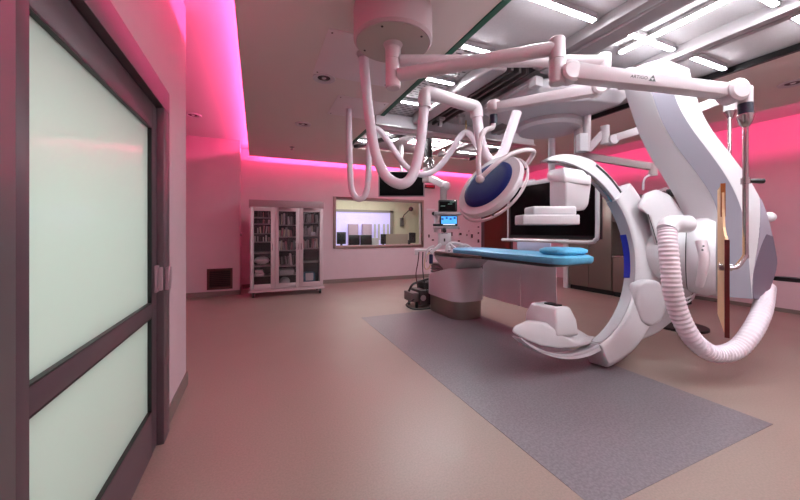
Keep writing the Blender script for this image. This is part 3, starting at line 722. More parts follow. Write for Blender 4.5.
# hoses
ho = thing('cable_hose', 'thick white hose dropping from ceiling bracket into deep U loops', 'hose', at(364, 58, 3.15))
MB().tube([at(*p) for p in ((363.5, 58, 3.12), (365, 75, 3.12), (368, 105, 3.12), (372, 135, 3.1), (377, 158, 3.05), (386, 176, 3.0), (400, 184, 2.98), (411, 178, 3.0), (418, 158, 3.03), (422, 130, 3.06), (424, 108, 3.08), (424.5, 97, 3.08))], .047, 18).build('hose_length', HOSE, ho)
MB().tube([at(*p) for p in ((476, 107, 3.3), (478, 125, 3.3), (481, 142, 3.3), (486, 156, 3.32), (493.5, 161, 3.35), (502, 154, 3.38), (508, 139, 3.4), (514, 121, 3.42), (517, 112, 3.42))], .05, 18).build('hose_length', HOSE, ho)
MB().tube([at(424.5, 108, 3.08), at(424.5, 98, 3.08), at(427, 93.5, 3.09), at(436, 95, 3.12), at(455, 101, 3.22), at(470, 105.5, 3.28), at(475.5, 108, 3.3), at(477, 118, 3.3)], .062, 18).build('hose_bracket', ARMW, ho)
p = at(363, 52, 3.12)
MB().lathe(Vector((p.x, p.y, SZ-.01)), (0, 0, -1), [(0, .06), (.02, .06), (.03, .05), (SZ-p.z+.02, .05)], 20).build('ceiling_socket', ARMW, ho)
hb = thing('cable_hose', 'thinner white hose hung in two long U loops near the black monitor', 'hose', at(349, 112, 4.55))
p = at(349, 112, 4.55)
MB().tube([Vector((p.x, p.y, SZ-.01))]+[at(*q) for q in ((349, 125, 4.55), (349.5, 155, 4.55), (351, 185, 4.55), (354, 195, 4.55), (359, 199, 4.55), (365, 195, 4.55), (368, 182, 4.55), (369, 155, 4.55), (370, 137, 4.56), (373, 129, 4.58), (380, 131, 4.6), (390, 144, 4.62), (402, 162, 4.64), (412, 171, 4.66), (424, 174.5, 4.66), (437, 169, 4.64), (450, 153, 4.6), (459, 138, 4.56), (466, 132.5, 4.55), (472, 137, 4.5), (480, 150, 4.45), (490, 168, 4.4))], .042, 16).build('hose_length', HOSE, hb)
p = at(466, 132, 4.55)
MB().tube([Vector((p.x, p.y, 2.838)), p+UP*.02], .008, 8, smooth=False).build('hook', mat('brass hook', (190, 150, 90), .3, .8), hb)
p = at(373, 129, 4.58)
MB().tube([Vector((p.x, p.y, 2.838)), p+UP*.02], .008, 8, smooth=False).build('hook', MATS['brass hook'], hb)

# third ceiling arm with infusion pendant
ia = thing('pendant_support_arm', 'white jointed arm passing behind the S-shaped column', 'support arm', at(587, 110, 4.1))
q0 = at(587, 152, 4.1)
MB().cyl((q0.x, q0.y, SZ), q0, .045).build('drop_post', ARMW, ia)
MB().obox(at(582, 143, 4.08), RT, FW, UP, (.1, .1, .22)).build('junction_box', WHITE2, ia, bevel=.01)
MB().bar(at(588, 150, 4.1), at(604, 133, 4.0), .07, .09).build('extension_arm', ARMW, ia, bevel=.01)
MB().cyl(at(605, 126, 4.0), at(605, 144, 4.0), .05).build('elbow_joint', ARMW, ia)
MB().lathe(at(612, 140, 3.98)-FW*.05, FW, [(0, .05), (.01, .06), (.1, .06)], 24).build('pivot_disc', ARMW, ia)
MB().bar(at(612, 139, 3.98), at(655, 126, 3.85), .08, .09).build('spring_arm', ARMW, ia, bevel=.012)
MB().bar(at(655, 126, 3.85), at(727, 97, 3.62), .08, .1).build('spring_arm', WHITE, ia, bevel=.012)
MB().cyl(at(730, 95, 3.6), at(730, 111, 3.6), .055).build('swivel', WHITE, ia)
MB().lathe(at(730, 111, 3.6), (0, 0, -1), [(0, .055), (.01, .055), (.08, .018)], 24).build('cone', CHROME, ia)
MB().cyl(at(729.5, 118, 3.6), at(729.5, 165, 3.6), .017).build('rod', CHROME, ia)
ib = thing('monitor_support_arm', 'grey level ceiling arm ending above stainless cabinets', 'support arm', at(586, 160, 4.2))
q1 = at(579, 157, 4.3)
MB().cyl((q1.x, q1.y, SZ), q1, .06).build('drop_post', mat('taupe arm', (170, 150, 150), .45), ib)
MB().bar(at(578, 155, 4.3), at(652, 167, 3.9), .07, .085).build('extension_arm', MATS['taupe arm'], ib, bevel=.01)
MB().cyl(at(653, 164, 3.9), at(653, 176, 3.9), .045).build('end_socket', MATS['taupe arm'], ib)
MB().tube([at(651, 175, 3.9), at(646, 177, 3.88), at(643.5, 182, 3.86), at(643, 190, 3.85)], .012, 8).build('cable', WHITE2, ib)

# ================================================================== LARGE DISPLAY
DX = 4.03
def dp(u, v, x=DX): return atX(u, v, x)
ld = thing('display_screen', 'large black boom-hung display in white frame behind the x-ray detector', 'screen', (DX, 3.8, 1.2))
y0, y1, z0, z1 = 2.88, 4.5, 1.2, 2.1
box((DX, y0, z0), (DX+.1, y1, z1)).build('screen_body', BLACK, ld, bevel=.015)
box((DX-.006, y0+.05, z0+.05), (DX-.0005, y1-.03, z1-.06)).build('screen_glass', BLACKG, ld)
box((DX-.012, y0+.3, z1-.055), (DX+.1, y1, z1+.01)).build('top_bar', WHITE2, ld, bevel=.006)
MB().tube([(DX-.03, y1, 1.95), (DX-.03, y1, 1.4), (DX-.03, y1+.01, 1.17), (DX-.03, y1, 1.17)], .012, 10, smooth=False).build('guard_rail', WHITE, ld)
MB().tube([(DX-.05, y1+.12, 1.165), (DX-.05, 3.6, 1.165), (DX-.05, y0+.1, 1.165), (DX-.05, y0, 1.2), (DX-.05, y0-.03, 1.3), (DX-.05, y0-.03, 2.0)], .026, 14, 5).build('guard_rail', WHITE, ld)
MB().box((DX+.1, 3.6, 1.5), (DX+.2, 4.0, 1.9)).build('mount_plate', WHITE2, ld, bevel=.01)
MB().cyl((DX+.22, 3.8, 1.8), (DX+.22, 3.8, SZ), .05).build('drop_post', WHITE2, ld)
box((DX+.02, 4.0, z1), (DX+.09, 4.4, z1+.05)).build('camera_box', WHITE2, ld, bevel=.01)
box((DX-.004, 3.75, z0+.015), (DX-.0005, 3.79, z0+.035)).build('power_button', DARKM, ld)

# ================================================================== PATIENT TABLE
tb = thing('operating_table', 'white pedestal operating table with blue mattress on grey mat', 'table', (2.95, 4.3, 0))
def rrect(x0, x1, y0, y1, r, z, n=5):
    out = []
    for cx, cy, a0 in ((x1-r, y1-r, 0), (x0+r, y1-r, 90), (x0+r, y0+r, 180), (x1-r, y0+r, 270)):
        for k in range(n+1):
            a = math.radians(a0+90*k/n); out.append(Vector((cx+r*math.cos(a), cy+r*math.sin(a), z(cx+r*math.cos(a), cy+r*math.sin(a)) if callable(z) else z)))
    return out
BX0, BX1, BY0, BY1 = 2.64, 3.22, 4.05, 5.02
MB().loftp([rrect(BX0+.02, BX1-.02, BY0+.02, BY1-.02, .2, .003), rrect(BX0+.02, BX1-.02, BY0+.02, BY1-.02, .2, .27)]).build('plinth', STEEL, tb, ang=30)
topz = lambda x, y: .76-.22*max(0, (y-4.25)/.8)**1.3
MB().loftp([rrect(BX0, BX1, BY0, BY1, .2, .27), rrect(BX0, BX1, BY0, BY1, .2, lambda x, y: topz(x, y)-.03), rrect(BX0+.02, BX1-.02, BY0+.02, BY1-.02, .18, topz)]).build('pedestal', WHITE2, tb, ang=50)
MB().loftp([rrect(2.72, 3.14, 4.15, 4.6, .1, .7), rrect(2.66, 3.2, 4.0, 4.75, .1, .86), rrect(2.66, 3.2, 3.85, 4.8, .08, .93)]).build('table_saddle', WHITE2, tb, ang=50)
bel = MB()
for k in range(4): bel.loftp([rrect(2.72, 3.12, 4.5, 4.95, .06, .62+k*.045), rrect(2.70, 3.14, 4.5, 4.98, .06, .64+k*.045), rrect(2.72, 3.12, 4.5, 4.95, .06, .66+k*.045)])
bel.build('bellows', mat('grey bellows', (120, 110, 112), .5), tb)
TX0, TX1 = 2.62, 3.14
MB().loftp([rrect(TX0, TX1, 2.36, 4.85, .12, .955), rrect(TX0, TX1, 2.3, 4.85, .14, .985)]).build('table_top', mat('black carbon', (30, 26, 30), .35), tb)
MB().box((TX0, 4.2, .985), (TX1, 4.85, 1.0)).build('head_plate', WHITE2, tb, bevel=.005)
MB().loftp([rrect(TX0+.01, TX1-.01, 2.24, 4.18, .12, .987), rrect(TX0-.005, TX1+.005, 2.22, 4.2, .15, 1.01), rrect(TX0-.005, TX1+.005, 2.22, 4.2, .15, 1.05), rrect(TX0+.02, TX1-.02, 2.26, 4.16, .12, 1.068)]).build('mattress', MATT, tb, ang=50)
MB().box((TX0-.045, 3.4, .965), (TX0-.02, 4.75, 1.0)).build('side_rail', STEEL, tb, bevel=.004)
pw = MB().loftp([rrect(2.74, 3.08, 2.31, 2.6, .08, 1.069), rrect(2.7, 3.11, 2.28, 2.63, .1, 1.09), rrect(2.7, 3.11, 2.28, 2.63, .1, 1.12), rrect(2.74, 3.07, 2.32, 2.59, .09, 1.14)]).build('pillow', mat('blue pillow vinyl', (92, 176, 214), .5, 0, .4, 0, 0, .12, 60, .3), ang=70)
tag(pw, 'small blue pillow lying on the far end of the mattress', 'pillow')
# lead drapes
for i, (ya, yb, lab) in enumerate(((3.42, 4.22, 'pale vinyl lead drape hanging below table, nearer the pedestal'), (2.84, 3.41, 'pale vinyl lead drape hanging below table near the mattress tip'))):
    n = 16; rowsd = []
    for z in (.96, .7, .45, .3):
        rowsd.append([Vector((3.245+.012*math.sin(k*.9+i)*(1-z), ya+(yb-ya)*k/(n-1), z)) for k in range(n)])
    m_ = MB(); R2 = []
    for r in rowsd: R2.append([p for p in r]+[p+Vector((.008, 0, 0)) for p in reversed(r)])
    m_.loftp(R2); tag(m_.build('lead_drape', DRAPE, ang=60), lab, 'drape')
tag(box((3.2, 2.88, .985), (3.212, 3.43, 1.17)).build('lead_flap', mat('lavender vinyl', (196, 188, 204), .5), bevel=.004), 'upright lavender lead flap standing behind the mattress edge', 'shield')

# head end equipment on and beside the table
hl = thing('head_clamp', 'white head holder frame of bars clamped at far table end', 'clamp', (2.9, 4.7, 1.0))
MB().tube([(2.66, 4.34, 1.0), (2.7, 4.36, 1.1), (2.82, 4.38, 1.13), (3.0, 4.38, 1.09), (3.1, 4.36, 1.0)], .022, 10).build('arch', WHITE, hl)
MB().tube([(2.65, 4.25, 1.015), (2.7, 4.32, 1.07), (2.8, 4.45, 1.02)], .02, 10).build('bar', WHITE, hl)
MB().tube([(3.1, 4.25, 1.015), (3.0, 4.34, 1.1), (2.9, 4.45, 1.02)], .02, 10).build('bar', WHITE, hl)
MB().bar(at(441, 244, 5.1), at(431, 253, 5.05), .03, .05).build('brace', WHITE, hl, bevel=.006)
MB().bar(at(449, 244, 5.1), at(458, 251, 4.95), .03, .05).build('brace', WHITE, hl, bevel=.006)
sh_ = thing('equipment_shelf', 'white side shelf with dangling cables beyond the table head', 'shelf', (2.45, 4.98, .95))
a0 = at(419, 250, 5.5)
MB().obox(at(424, 250, 5.45), RT, FW, UP, (.3, .3, .03)).build('shelf_board', WHITE, sh_, bevel=.006)
MB().obox(at(417, 252, 5.35), RT, FW, UP, (.07, .08, .1)).build('socket_block', WHITE, sh_, bevel=.006)
MB().bar(at(424, 250, 5.45), at(434, 249.5, 5.5), .05, .04).build('shelf_arm', WHITE2, sh_, bevel=.006)
def cable(pts, r, m, label):
    return tag(MB().tube([at(*p) for p in pts], r, 8).build('cable', m), label, 'cable')
cable([(419, 252, 5.3), (418, 262, 5.3), (416, 275, 5.35), (418, 288, 5.4)], .008, mat('maroon cable', (70, 20, 36), .5), 'maroon cable dangling from side shelf to floor unit')
cable([(423, 252, 5.3), (422.5, 265, 5.3), (424, 280, 5.3), (427, 292, 5.3)], .008, BLACK, 'black cable dangling from side shelf, next to maroon one')
cable([(431, 252, 5.2), (426, 256, 5.2), (424.5, 264, 5.2), (426, 269, 5.2), (429, 268, 5.2), (431, 262, 5.2), (430, 256, 5.2)], .011, mat('cream tube', (216, 190, 160), .5), 'cream tube coiled in a loop beside the table head')
cable([(434, 246, 5.2), (428, 249, 5.2), (426, 256, 5.2), (427, 262, 5.2)], .014, WHITE, 'white tube bending down over the side shelf edge')
bt = thing('handheld_unit', 'navy handheld unit hooked beside cream tube at table head', 'device', at(431, 259, 5.15))
MB().obox(at(431, 259, 5.15), RT, FW, UP, (.06, .06, .15)).build('body', mat('navy plastic', (20, 24, 70), .4), bt, bevel=.015)
MB().cyl(at(431, 253, 5.15), at(432, 249, 5.15), .015).build('hook', WHITE2, bt)
# floor unit
fu = thing('floor_pump_unit', 'dark box unit with hoses standing on floor beside the pedestal', 'machine', at(424, 309, 5.55))
cc = atZ(423, 305, 0)
MB().box((cc.x-.16, cc.y-.2, .04), (cc.x+.2, cc.y+.2, .3)).build('case', mat('dark grey case', (58, 48, 50), .5), fu, bevel=.02)
MB().box((cc.x-.3, cc.y-.16, .1), (cc.x-.16, cc.y+.16, .26)).build('side_box', mat('grey case', (110, 98, 98), .5), fu, bevel=.015)
MB().box((cc.x-.05, cc.y-.14, .3), (cc.x+.2, cc.y+.15, .42)).build('top_module', DARKM, fu, bevel=.015)
MB().cyl((cc.x-.1, cc.y-.21, .17), (cc.x-.1, cc.y-.2, .17), .05).build('dial', SILVER, fu)
MB().tube([(cc.x-.28, cc.y, .26), (cc.x-.2, cc.y, .38), (cc.x, cc.y, .44), (cc.x+.15, cc.y, .46)], .02, 10).build('grip', DARKM, fu)
MB().tube([(cc.x-.25, cc.y-.15, .15), (cc.x-.42, cc.y-.2, .08), (cc.x-.3, cc.y-.3, .015), (cc.x+.1, cc.y-.32, .015)], .012, 8).build('power_cord', BLACK, fu)
for sx_ in (-.2, .15):
    for sy_ in (-.15, .15): MB().cyl((cc.x+sx_, cc.y+sy_, .0), (cc.x+sx_, cc.y+sy_, .045 if sx_ > 0 else .11), .025, n=12).build('foot', BLACK, fu)

# anaesthesia monitor boom
ab = thing('monitor_boom', 'grey jointed ceiling boom holding two small monitors by window', 'boom', at(428, 150, 5.6))
b0 = at(428.5, 160, 5.9)
TAUPE = mat('boom grey', (150, 138, 138), .45)
MB().cyl((b0.x, b0.y, SZ), at(428.5, 166, 5.9), .07).build('drop_post', DARKM, ab)
MB().lathe(at(428.5, 158, 5.9), (0, 0, -1), [(0, .08), (.08, .1), (.2, .1), (.24, .07)], 24).build('bearing', CHROME, ab)
MB().cyl(at(428, 168, 5.9), at(428, 182, 5.9), .1).build('lower_joint', TAUPE, ab)
MB().bar(at(428, 177, 5.9), at(447, 187, 5.5), .11, .12).build('boom_arm', ARMW, ab, bevel=.03)
MB().sphere(at(446, 186, 5.5), .075).build('boom_elbow', ARMW, ab)
MB().cyl(at(443.5, 187, 5.5), at(443.5, 201, 5.5), .06).build('drop_tube', TAUPE, ab)
MB().obox(at(447, 214, 5.45), RT, FW, UP, (.44, .34, .05)).build('tray', TAUPE, ab, bevel=.01)
MB().cyl(at(443.5, 200, 5.58), at(443.5, 232, 5.58), .04).build('back_post', TAUPE, ab)
MB().obox(at(436, 222, 5.5), RT, FW, UP, (.05, .2, .35)).build('side_plate', ARMW, ab, bevel=.01)
MB().obox(at(446, 227.5, 5.45), RT, FW, UP, (.4, .3, .04)).build('tray', TAUPE, ab, bevel=.01)
MB().cyl(at(433, 225, 5.4), at(440, 225, 5.4), .02).build('grip', BLACK, ab)
MB().sphere(at(433.5, 213.5, 5.4), .03).build('knob', BLACK, ab)
m1 = thing('vital_signs_monitor', 'black monitor with dark trace screen on the upper boom tray', 'monitor', at(447, 212, 5.4))
MB().obox(at(447.5, 206, 5.42), RT, FW, UP, (.3, .14, .19)).build('case', BLACK, m1, bevel=.012)
SCR1 = screen_mat('trace screen', ((8, 10, 12), (20, 28, 30), (60, 84, 80), .25))
MB().obox(at(447.5, 206, 5.345), RT, FW, UP, (.26, .004, .15)).build('screen', BLACKG, m1)
for k, (u, v) in enumerate(((443, 206), (450, 204), (452, 202))):
    MB().obox(at(u, v, 5.34), RT, FW, UP, (.07, .002, .006)).build('trace', mat('trace glow', (120, 150, 140), .5, 0, .5, 0, .5), m1)
MB().obox(at(455, 200.6, 5.34), RT, FW, UP, (.02, .004, .012)).build('alarm_light', mat('alarm lamp', (255, 250, 240), .5, 0, .5, 0, 1.5), m1)
m2 = thing('ventilator_screen', 'small monitor with bright blue screen on lower boom tray', 'monitor', at(448, 227, 5.35))
MB().obox(at(448.5, 221, 5.4), RT, FW, UP, (.28, .12, .17)).build('case', DARKM, m2, bevel=.012)
MB().obox(at(449, 220, 5.33), RT, FW, UP, (.25, .004, .12)).build('screen', mat('blue lcd', (70, 160, 230), .3, 0, .5, 0, .9), m2)
for k, u in enumerate((442, 446, 450, 454)): MB().obox(at(u+.6, 219-k % 2, 5.325), RT, FW, UP, (.035, .002, .03)).build('readout', mat('dark lcd', (24, 70, 130), .3, 0, .5, 0, .4), m2)
MB().obox(at(449, 224.5, 5.325), RT, FW, UP, (.19, .002, .014)).build('status_bar', mat('white lcd', (225, 235, 245), .3, 0, .5, 0, .9), m2)
m3 = thing('anaesthesia_module', 'white module box with small dark symbol above table head', 'device', at(444, 246, 5.3))
MB().obox(at(444.5, 239, 5.42), RT, FW, UP, (.2, .16, .2)).build('case', WHITE, m3, bevel=.015)
MB().obox(at(444.5, 240, 5.335), RT, FW, UP, (.025, .003, .05)).build('symbol', DARKM, m3)
MB().obox(at(444.5, 233.5, 5.335), RT, FW, UP, (.1, .003, .012)).build('caption_strip', GREYP, m3)
MB().cyl(at(444.5, 231, 5.25), at(444.5, 226.5, 5.4), .03).build('neck', DARKM, m3)

# hanging black wall monitor
hm = thing('hanging_monitor', 'black ceiling hung monitor tilted above the control window', 'monitor', at(402, 184, 6.4))
c = at(401.5, 184, 6.4)
tl = (UP*math.cos(.12)-FW*math.sin(.12))
nn = tl.cross(RT)
MB().obox(c, RT, nn, tl, (.9, .07, .5)).build('housing', mat('grey bezel', (150, 132, 138), .4), hm, bevel=.01)
MB().obox(c+nn*(-.037 if nn.dot(FW) > 0 else .037), RT, nn, tl, (.85, .004, .45)).build('screen', BLACKG, hm)
MB().cyl(c+FW*.06+UP*.1, Vector((c.x, c.y, SZ))+FW*.06, .035).build('drop_post', TAUPE, hm)

# wall devices by the window
ex = at(430, 187, 8.3)
p, q = atY(425, 184.5, BW-.06), atY(435, 188.5, BW-.06)
t = thing('exit_sign', 'dark red wall sign between the hanging monitor and boom', 'sign', ((p.x+q.x)/2, BW-.03, q.z))
box((p.x, BW-.06, q.z), (q.x, BW-.001, p.z)).build('case', mat('dark sign case', (60, 14, 22), .4), t, bevel=.006)
box((p.x+.05, BW-.064, q.z+.025), (q.x-.04, BW-.0605, p.z-.02)).build('face', mat('red sign face', (170, 16, 44), .4), t)
spots = [(429, 236, .06, .12, 'small dark wall socket between window and white module'), (433, 240, .09, .06, 'flat dark socket just above the side shelf'), (452, 234, .05, .16, 'tall dark wall switch beside the white module'), (459, 228, .05, .1, 'upper small dark wall socket above table'), (460.5, 234, .12, .1, 'wide dark wall socket above mid table'), (472, 236, .09, .16, 'large dark wall socket nearest the lamp rim underside'), (467, 235, .05, .06, 'tiny dark wall button beside large socket'), (478.5, 227, .08, .06, 'top fitting of the column beside wood door'), (478.5, 233, .07, .08, 'middle fitting of the column beside wood door'), (478.5, 241, .09, .14, 'bottom fitting of the column beside wood door'), (459, 241, .09, .06, 'flat dark socket low above the mattress'), (469, 231, .04, .05, 'tiny dark wall fitting above the large socket')]
for u, v, w, h, lab in spots:
    p = atY(u, v, BW-.02)
    t = thing('wall_socket', lab, 'socket', p)
    box((p.x-w/2, BW-.015, p.z-h/2), (p.x+w/2, BW-.0005, p.z+h/2)).build('plate', mat('mauve plate', (206, 178, 182), .5), t, bevel=.003)
    box((p.x-w*.36, BW-.022, p.z-h*.36), (p.x+w*.36, BW-.0152, p.z+h*.36)).build('insert', PINKED, t)
p = atY(431, 209.5, BW-.02)
tag(box((p.x-.13, BW-.01, p.z-.025), (p.x+.13, BW-.0005, p.z+.025)).build('wall_label', WHITE), 'narrow white label strip on wall beside the control window', 'label')

# ================================================================== SUPPLY CABINET
CX0, CX1, CY0, CY1 = -.117, 1.3, 7.1, 7.6
sc_ = thing('supply_cabinet', 'tall pinkish metal cabinet on casters with three glass doors', 'cabinet', ((CX0+CX1)/2, 7.35, 0))
CAB = mat('cabinet enamel', (188, 164, 168), .4, .15)
cbm = MB()
Z0, Z1 = .17, 1.8
cbm.box((CX0, CY0+.02, Z0), (CX0+.02, CY1, Z1)).box((CX1-.02, CY0+.02, Z0), (CX1, CY1, Z1)).box((CX0, CY1-.015, Z0), (CX1, CY1, Z1))
cbm.box((CX0, CY0+.02, Z0-.03), (CX1, CY1, Z0)).box((CX0, CY0+.02, Z1-.02), (CX1, CY1, Z1)).box((CX0+.435, CY0+.02, Z0), (CX0+.475, CY1, Z1))
cbm.build('carcass', CAB, sc_, smooth=False)
box((CX0-.02, CY0-.01, Z1), (CX1+.02, CY1, Z1+.14)).build('top_fascia', mat('cabinet fascia', (150, 116, 122), .45), sc_, bevel=.008)
box((CX0-.03, CY0-.03, Z0-.07), (CX1+.03, CY1, Z0-.03)).build('bottom_bumper', CAB, sc_, bevel=.01)
inn = mat('cabinet interior', (34, 22, 26), .7)
box((CX0+.02, CY1-.025, Z0), (CX1-.02, CY1-.016, Z1-.02)).build('back_panel', inn, sc_)
bays = [(CX0, CX0+.45), (CX0+.46, CX0+.935), (CX0+.94, CX1)]
def door(x0, x1, hx):
    w = .07
    d = MB().box((x0, CY0, Z0), (x0+w, CY0+.018, Z1)).box((x1-w, CY0, Z0), (x1, CY0+.018, Z1)).box((x0+w, CY0, Z0), (x1-w, CY0+.018, Z0+.09)).box((x0+w, CY0, Z1-.08), (x1-w, CY0+.018, Z1)).build('door', CAB, sc_, bevel=.003)
    box((x0+w, CY0+.007, Z0+.09), (x1-w, CY0+.011, Z1-.08)).build('pane', GLASSD, d)
    MB().tube([(hx, CY0-.001, .93), (hx, CY0-.03, .95), (hx, CY0-.03, 1.05), (hx, CY0-.001, 1.07)], .007, 8, smooth=False).build('handle', CHROME, d)
door(bays[0][0], bays[0][1], bays[0][1]-.035); door(bays[1][0], bays[1][1], bays[1][1]-.03); door(bays[2][0], bays[2][1], bays[2][0]+.03)
SH = {0: [.42, .62, .88, 1.1, 1.27, 1.47, 1.6], 1: [.42, .6, .92, 1.2, 1.45], 2: [.66, .95, 1.22, 1.5]}
for b, zs in SH.items():
    x0, x1 = bays[b]
    for z in zs: box((x0+.03, CY0+.06, z-.014), (x1-.02, CY1-.03, z)).build('shelf', mat('shelf grey', (170, 150, 152), .4), sc_)
for x in (CX0+.06, CX1-.06):
    for y in (CY0+.03, CY1-.07):
        cs = MB().cyl((x-.018, y, .05), (x+.018, y, .05), .05, n=20).build('caster', BLACK, sc_)
        box((x-.026, y-.02, .05), (x+.026, y+.02, .1)).build('fork', CHROME, cs)
pk_cols = [mat('packet pale', (232, 220, 220), .5), mat('packet grey', (176, 164, 166), .5), mat('packet pink', (206, 140, 144), .5), mat('packet dark', (84, 66, 70), .5), mat('packet cream', (226, 212, 190), .5)]
protos = {}
def packet(x, z, h, w, lean, m, label, group):
    key = m.name
    if key not in protos:
        o = MB().box((-.5, -.5, 0), (.5, .5, 1)).build('supply_packet', m, bevel=.04); protos[key] = o; r = o
    else:
        r = protos[key].copy(); COL.objects.link(r)
    r.location = (x, CY0+.2, z+.001); r.scale = (w, .2, h); r.rotation_euler = (0, lean, 0)
    tag(r, label, 'packet', group)
bn = ['single door bay', 'middle bay', 'bay nearest the window']
on = ['bottom', 'second', 'third', 'fourth', 'fifth', 'sixth', 'seventh']
plan = {0: [2, 3, 4, 5, 6], 1: [1, 2, 3, 4], 2: [1, 2, 3]}
for b, idx in plan.items():
    x0, x1 = bays[b]
    for i in idx:
        z = SH[b][i]; nxt = (SH[b]+[1.78])[i+1]-.03
        hh = min(nxt-z, .27)
        nrow = 7 if b else 6
        if b == 0 and i == 2: continue
        cnt = 0
        for k in range(nrow):
            if random.random() < .12: continue
            w = random.uniform(.018, .034); h = hh*random.uniform(.6, .92)
            x = x0+.09+(x1-x0-.19)*k/(nrow-1)
            pm = random.choice(pk_cols+pk_cols[:1]); cnt += 1
            packet(x, z+.004, h, w, random.choice((0, 0, .09, -.09)), pm, f"{pm.name.split()[1]} packet, {['first', 'second', 'third', 'fourth', 'fifth', 'sixth', 'seventh'][cnt-1]} from alcove side, {on[i]} shelf of the {bn[b]}", f'packets on the {on[i]} shelf of the {bn[b]}')
x0 = bays[0][0]
bg = MB().sphere((x0+.22, CY0+.22, .72), .1, sc=(1.4, 1, .75)).build('linen_bundle', pk_cols[0], bevel=0)
for v_ in bg.data.vertices: v_.co += Vector((random.uniform(-1, 1), random.uniform(-1, 1), random.uniform(-1, 1)))*.012; v_.co.z = max(v_.co.z, .6205)
tag(bg, 'crumpled pale linen bundle in single door bay of cabinet', 'linen')
for k in range(2): tag(box((x0+.09, CY0+.12, .4205+k*.056), (x0+.26-.02*k, CY0+.32, .475+k*.056)).build('folded_towel', pk_cols[0], bevel=.02, seg=3), ('lower folded pale towel under the linen bundle', 'upper folded pale towel under the linen bundle')[k], 'towel')
x0 = bays[1][0]
tag(box((x0+.09, CY0+.1, .4205), (x0+.38, CY0+.35, .52)).build('storage_box', pk_cols[1], bevel=.006), 'grey flat box low in the middle cabinet bay', 'box')
tag(MB().sphere((x0+.2, CY0+.2, .265), .095, sc=(1.1, 1, 1)).build('round_canister', pk_cols[1]), 'round grey canister at bottom of middle cabinet bay', 'canister')
x0 = bays[2][0]
bb = thing('blue_bag', 'teal and white plastic bag at bottom of window side bay', 'bag', (x0+.2, CY0+.2, .172))
box((x0+.08, CY0+.1, .172), (x0+.33, CY0+.3, .44)).build('bag_body', mat('teal plastic', (24, 92, 120), .4), bb, bevel=.03)
box((x0+.13, CY0+.092, .27), (x0+.29, CY0+.0995, .43)).build('label_patch', WHITE2, bb)
tag(box((x0+.23, CY0+.07, 1.224), (x0+.33, CY0+.1, 1.3)).build('paper_card', WHITE, bevel=.002), 'small white card standing at the front of window side bay', 'card')
# round handle stud on alcove corner
p = Vector((-.30, 7.7, 1.25))
tag(MB().cyl((-.3195, 7.75, 1.25), (-.28, 7.75, 1.25), .03).build('wall_stud', CHROME), 'small metal stud on wall beside the supply cabinet', 'knob')

# ================================================================== STAINLESS CABINETS
ss = thing('stainless_cabinet', 'tall brushed stainless cabinet with two plain doors', 'cabinet', (6.9, 4.9, 0))
box((6.62, 4.42, .1), (7.25, 5.44, 2.0)).build('body', STEELV, ss, bevel=.004)
for ya, yb in ((4.43, 4.925), (4.935, 5.43)):
    d = box((6.598, ya, .12), (6.62, yb, 1.98)).build('door', STEELV, ss, bevel=.004)
    MB().tube([(6.598, (yb-.05) if ya < 4.5 else ya+.05, 1.0), (6.57, (yb-.05) if ya < 4.5 else ya+.05, 1.0), (6.57, (yb-.05) if ya < 4.5 else ya+.05, 1.15), (6.598, (yb-.05) if ya < 4.5 else ya+.05, 1.15)], .006, 8, smooth=False).build('handle', CHROME, d)
box((6.66, 4.44, 0), (7.2, 5.42, .1)).build('plinth', BLACK, ss)
s2 = thing('stainless_shelving', 'stainless base unit with open shelf beside the tall cabinet', 'cabinet', (6.9, 3.9, 0))
box((6.6, 3.35, .1), (7.25, 4.4, .78)).build('base_unit', STEELV, s2, bevel=.004)
box((6.58, 3.35, .79), (7.25, 4.4, .83)).build('counter', CHROME, s2, bevel=.004)
box((7.22, 3.35, .83), (7.25, 4.4, 2.0)).build('back_panel', mat('pale back panel', (190, 160, 160), .5), s2)
box((6.6, 3.35, 1.5), (7.25, 4.4, 2.0)).build('upper_unit', STEELV, s2, bevel=.004)
box((6.64, 3.36, 0), (7.2, 4.4, .1)).build('plinth', BLACK, s2)
box((6.6, 3.33, .1), (7.25, 3.345, 2.0)).build('end_panel', STEELV, s2)
for i, (y, h, r) in enumerate(((4.25, .16, .05), (4.1, .22, .04), (3.95, .14, .06))):
    t = thing('white_bottle', ('short white bottle on steel counter next to tall cabinet', 'tall slim white bottle on steel counter, middle of three', 'wide white bottle on steel counter, last of three')[i], 'bottle', (6.8, y, .83))
    MB().lathe((6.8, y, .8305), (0, 0, 1), [(0, r), (h, r), (h+.02, r*.5)], 20).build('body', WHITE2, t); MB().cyl((6.8, y, .8505+h), (6.8, y, .88+h), r*.5, n=16).build('cap', WHITE2, t)
# dark unit behind the curved column
uc = thing('equipment_stand', 'dark grey device with slanted top behind the white column', 'machine', at(672, 230, 4.6))
MB().loftp([[at(u, v, 4.3) for u, v in ((650, 196), (665, 190), (684, 205), (700, 245), (660, 250))], [at(u, v, 4.3)+FW*.4 for u, v in ((650, 196), (665, 190), (684, 205), (700, 245), (660, 250))]]).build('cover', mat('dark grey cover', (92, 86, 88), .5), uc, bevel=.02)
MB().bar(at(650, 195, 4.28), at(666, 188, 4.28), .05, .03).build('top_edge', SILVER, uc)
MB().bar(at(668, 193, 4.3), at(682, 193, 4.3), .08, .1).build('dark_handle', BLACK, uc, bevel=.01)
p = at(680, 250, 4.5); MB().cyl((p.x, p.y, 0), (p.x, p.y, p.z), .05).build('stand_post', DARKM, uc); MB().cyl((p.x, p.y, 0), (p.x, p.y, .03), .3).build('stand_base', DARKM, uc)

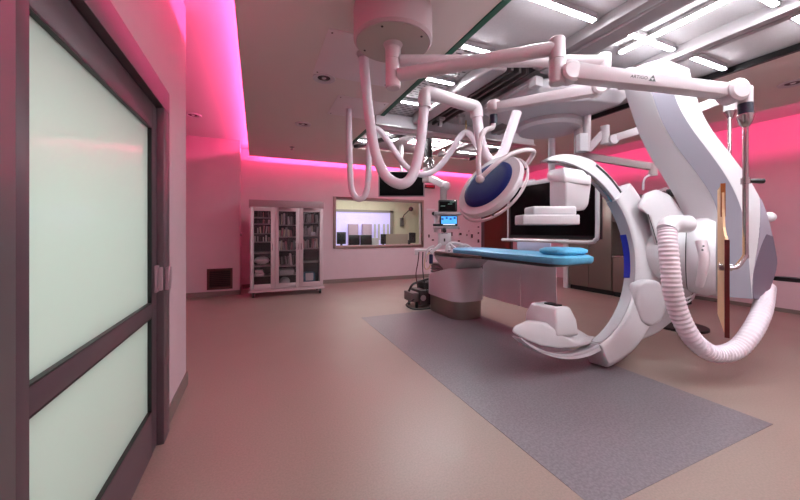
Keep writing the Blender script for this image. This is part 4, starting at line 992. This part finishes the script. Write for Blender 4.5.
# ================================================================== LIGHTS
PINK = (1.0, .07, .27)
def led(name, loc, rot, sx, sy, power, col=PINK):
    l = bpy.data.lights.new(name, 'AREA'); l.shape = 'RECTANGLE'; l.size = sx; l.size_y = sy; l.energy = power; l.color = col
    o = bpy.data.objects.new(name, l); COL.objects.link(o); o.location = loc; o.rotation_euler = rot
    return o
R = math.radians
# cove strips lying on the soffit, shining outward: -Z of the lamp is its direction
def strip(name, p0, p1, out, power, h=.018):
    p0 = Vector(p0); p1 = Vector(p1); x = (p1-p0).normalized(); z = -Vector(out).normalized(); y = z.cross(x)
    o = led(name, (p0+p1)/2, (0, 0, 0), (p1-p0).length, h, power)
    M = Matrix((x, y, z)).transposed().to_4x4(); M.translation = (p0+p1)/2; o.matrix_world = M
LZ = 3.062
strip('cove_light_left', (SX0+.1, -2.2, LZ), (SX0+.1, 8.0, LZ), (-1, 0, .1), 120)
strip('cove_light_back', (SX0+.1, SY1-.1, LZ), (SX1-.1, SY1-.1, LZ), (0, 1, .1), 115)
strip('cove_light_right', (SX1-.1, 8.0, LZ), (SX1-.1, -2.2, LZ), (1, 0, .1), 125)
# corridor ceiling light behind the frosted door
led('corridor_light', (-1.6, 1.2, 2.45), (0, 0, 0), .5, 2.4, 85, (.97, 1, .97))
# control room ceiling light
led('control_room_light', (3.2, 10.2, 2.75), (0, 0, 0), 2.5, 1.2, 70, (1, .97, .9))

w = bpy.data.worlds.new('World'); SC.world = w; w.use_nodes = True
w.node_tree.nodes['Background'].inputs['Color'].default_value = (.02, .02, .022, 1)

# ================================================================== CAMERA
cd = bpy.data.cameras.new('camera'); co = bpy.data.objects.new('camera', cd); COL.objects.link(co)
cd.sensor_fit = 'HORIZONTAL'; cd.sensor_width = 36; cd.lens = 36*FPX/800; cd.shift_y = -(250-VH)/800; cd.clip_start = .02
co.location = CAM; co.rotation_euler = (math.pi/2, 0, -YAW)
SC.camera = co
SC.view_settings.view_transform = 'Standard'; SC.view_settings.look = 'None'; SC.view_settings.gamma = 1
SC.view_settings.exposure = .1
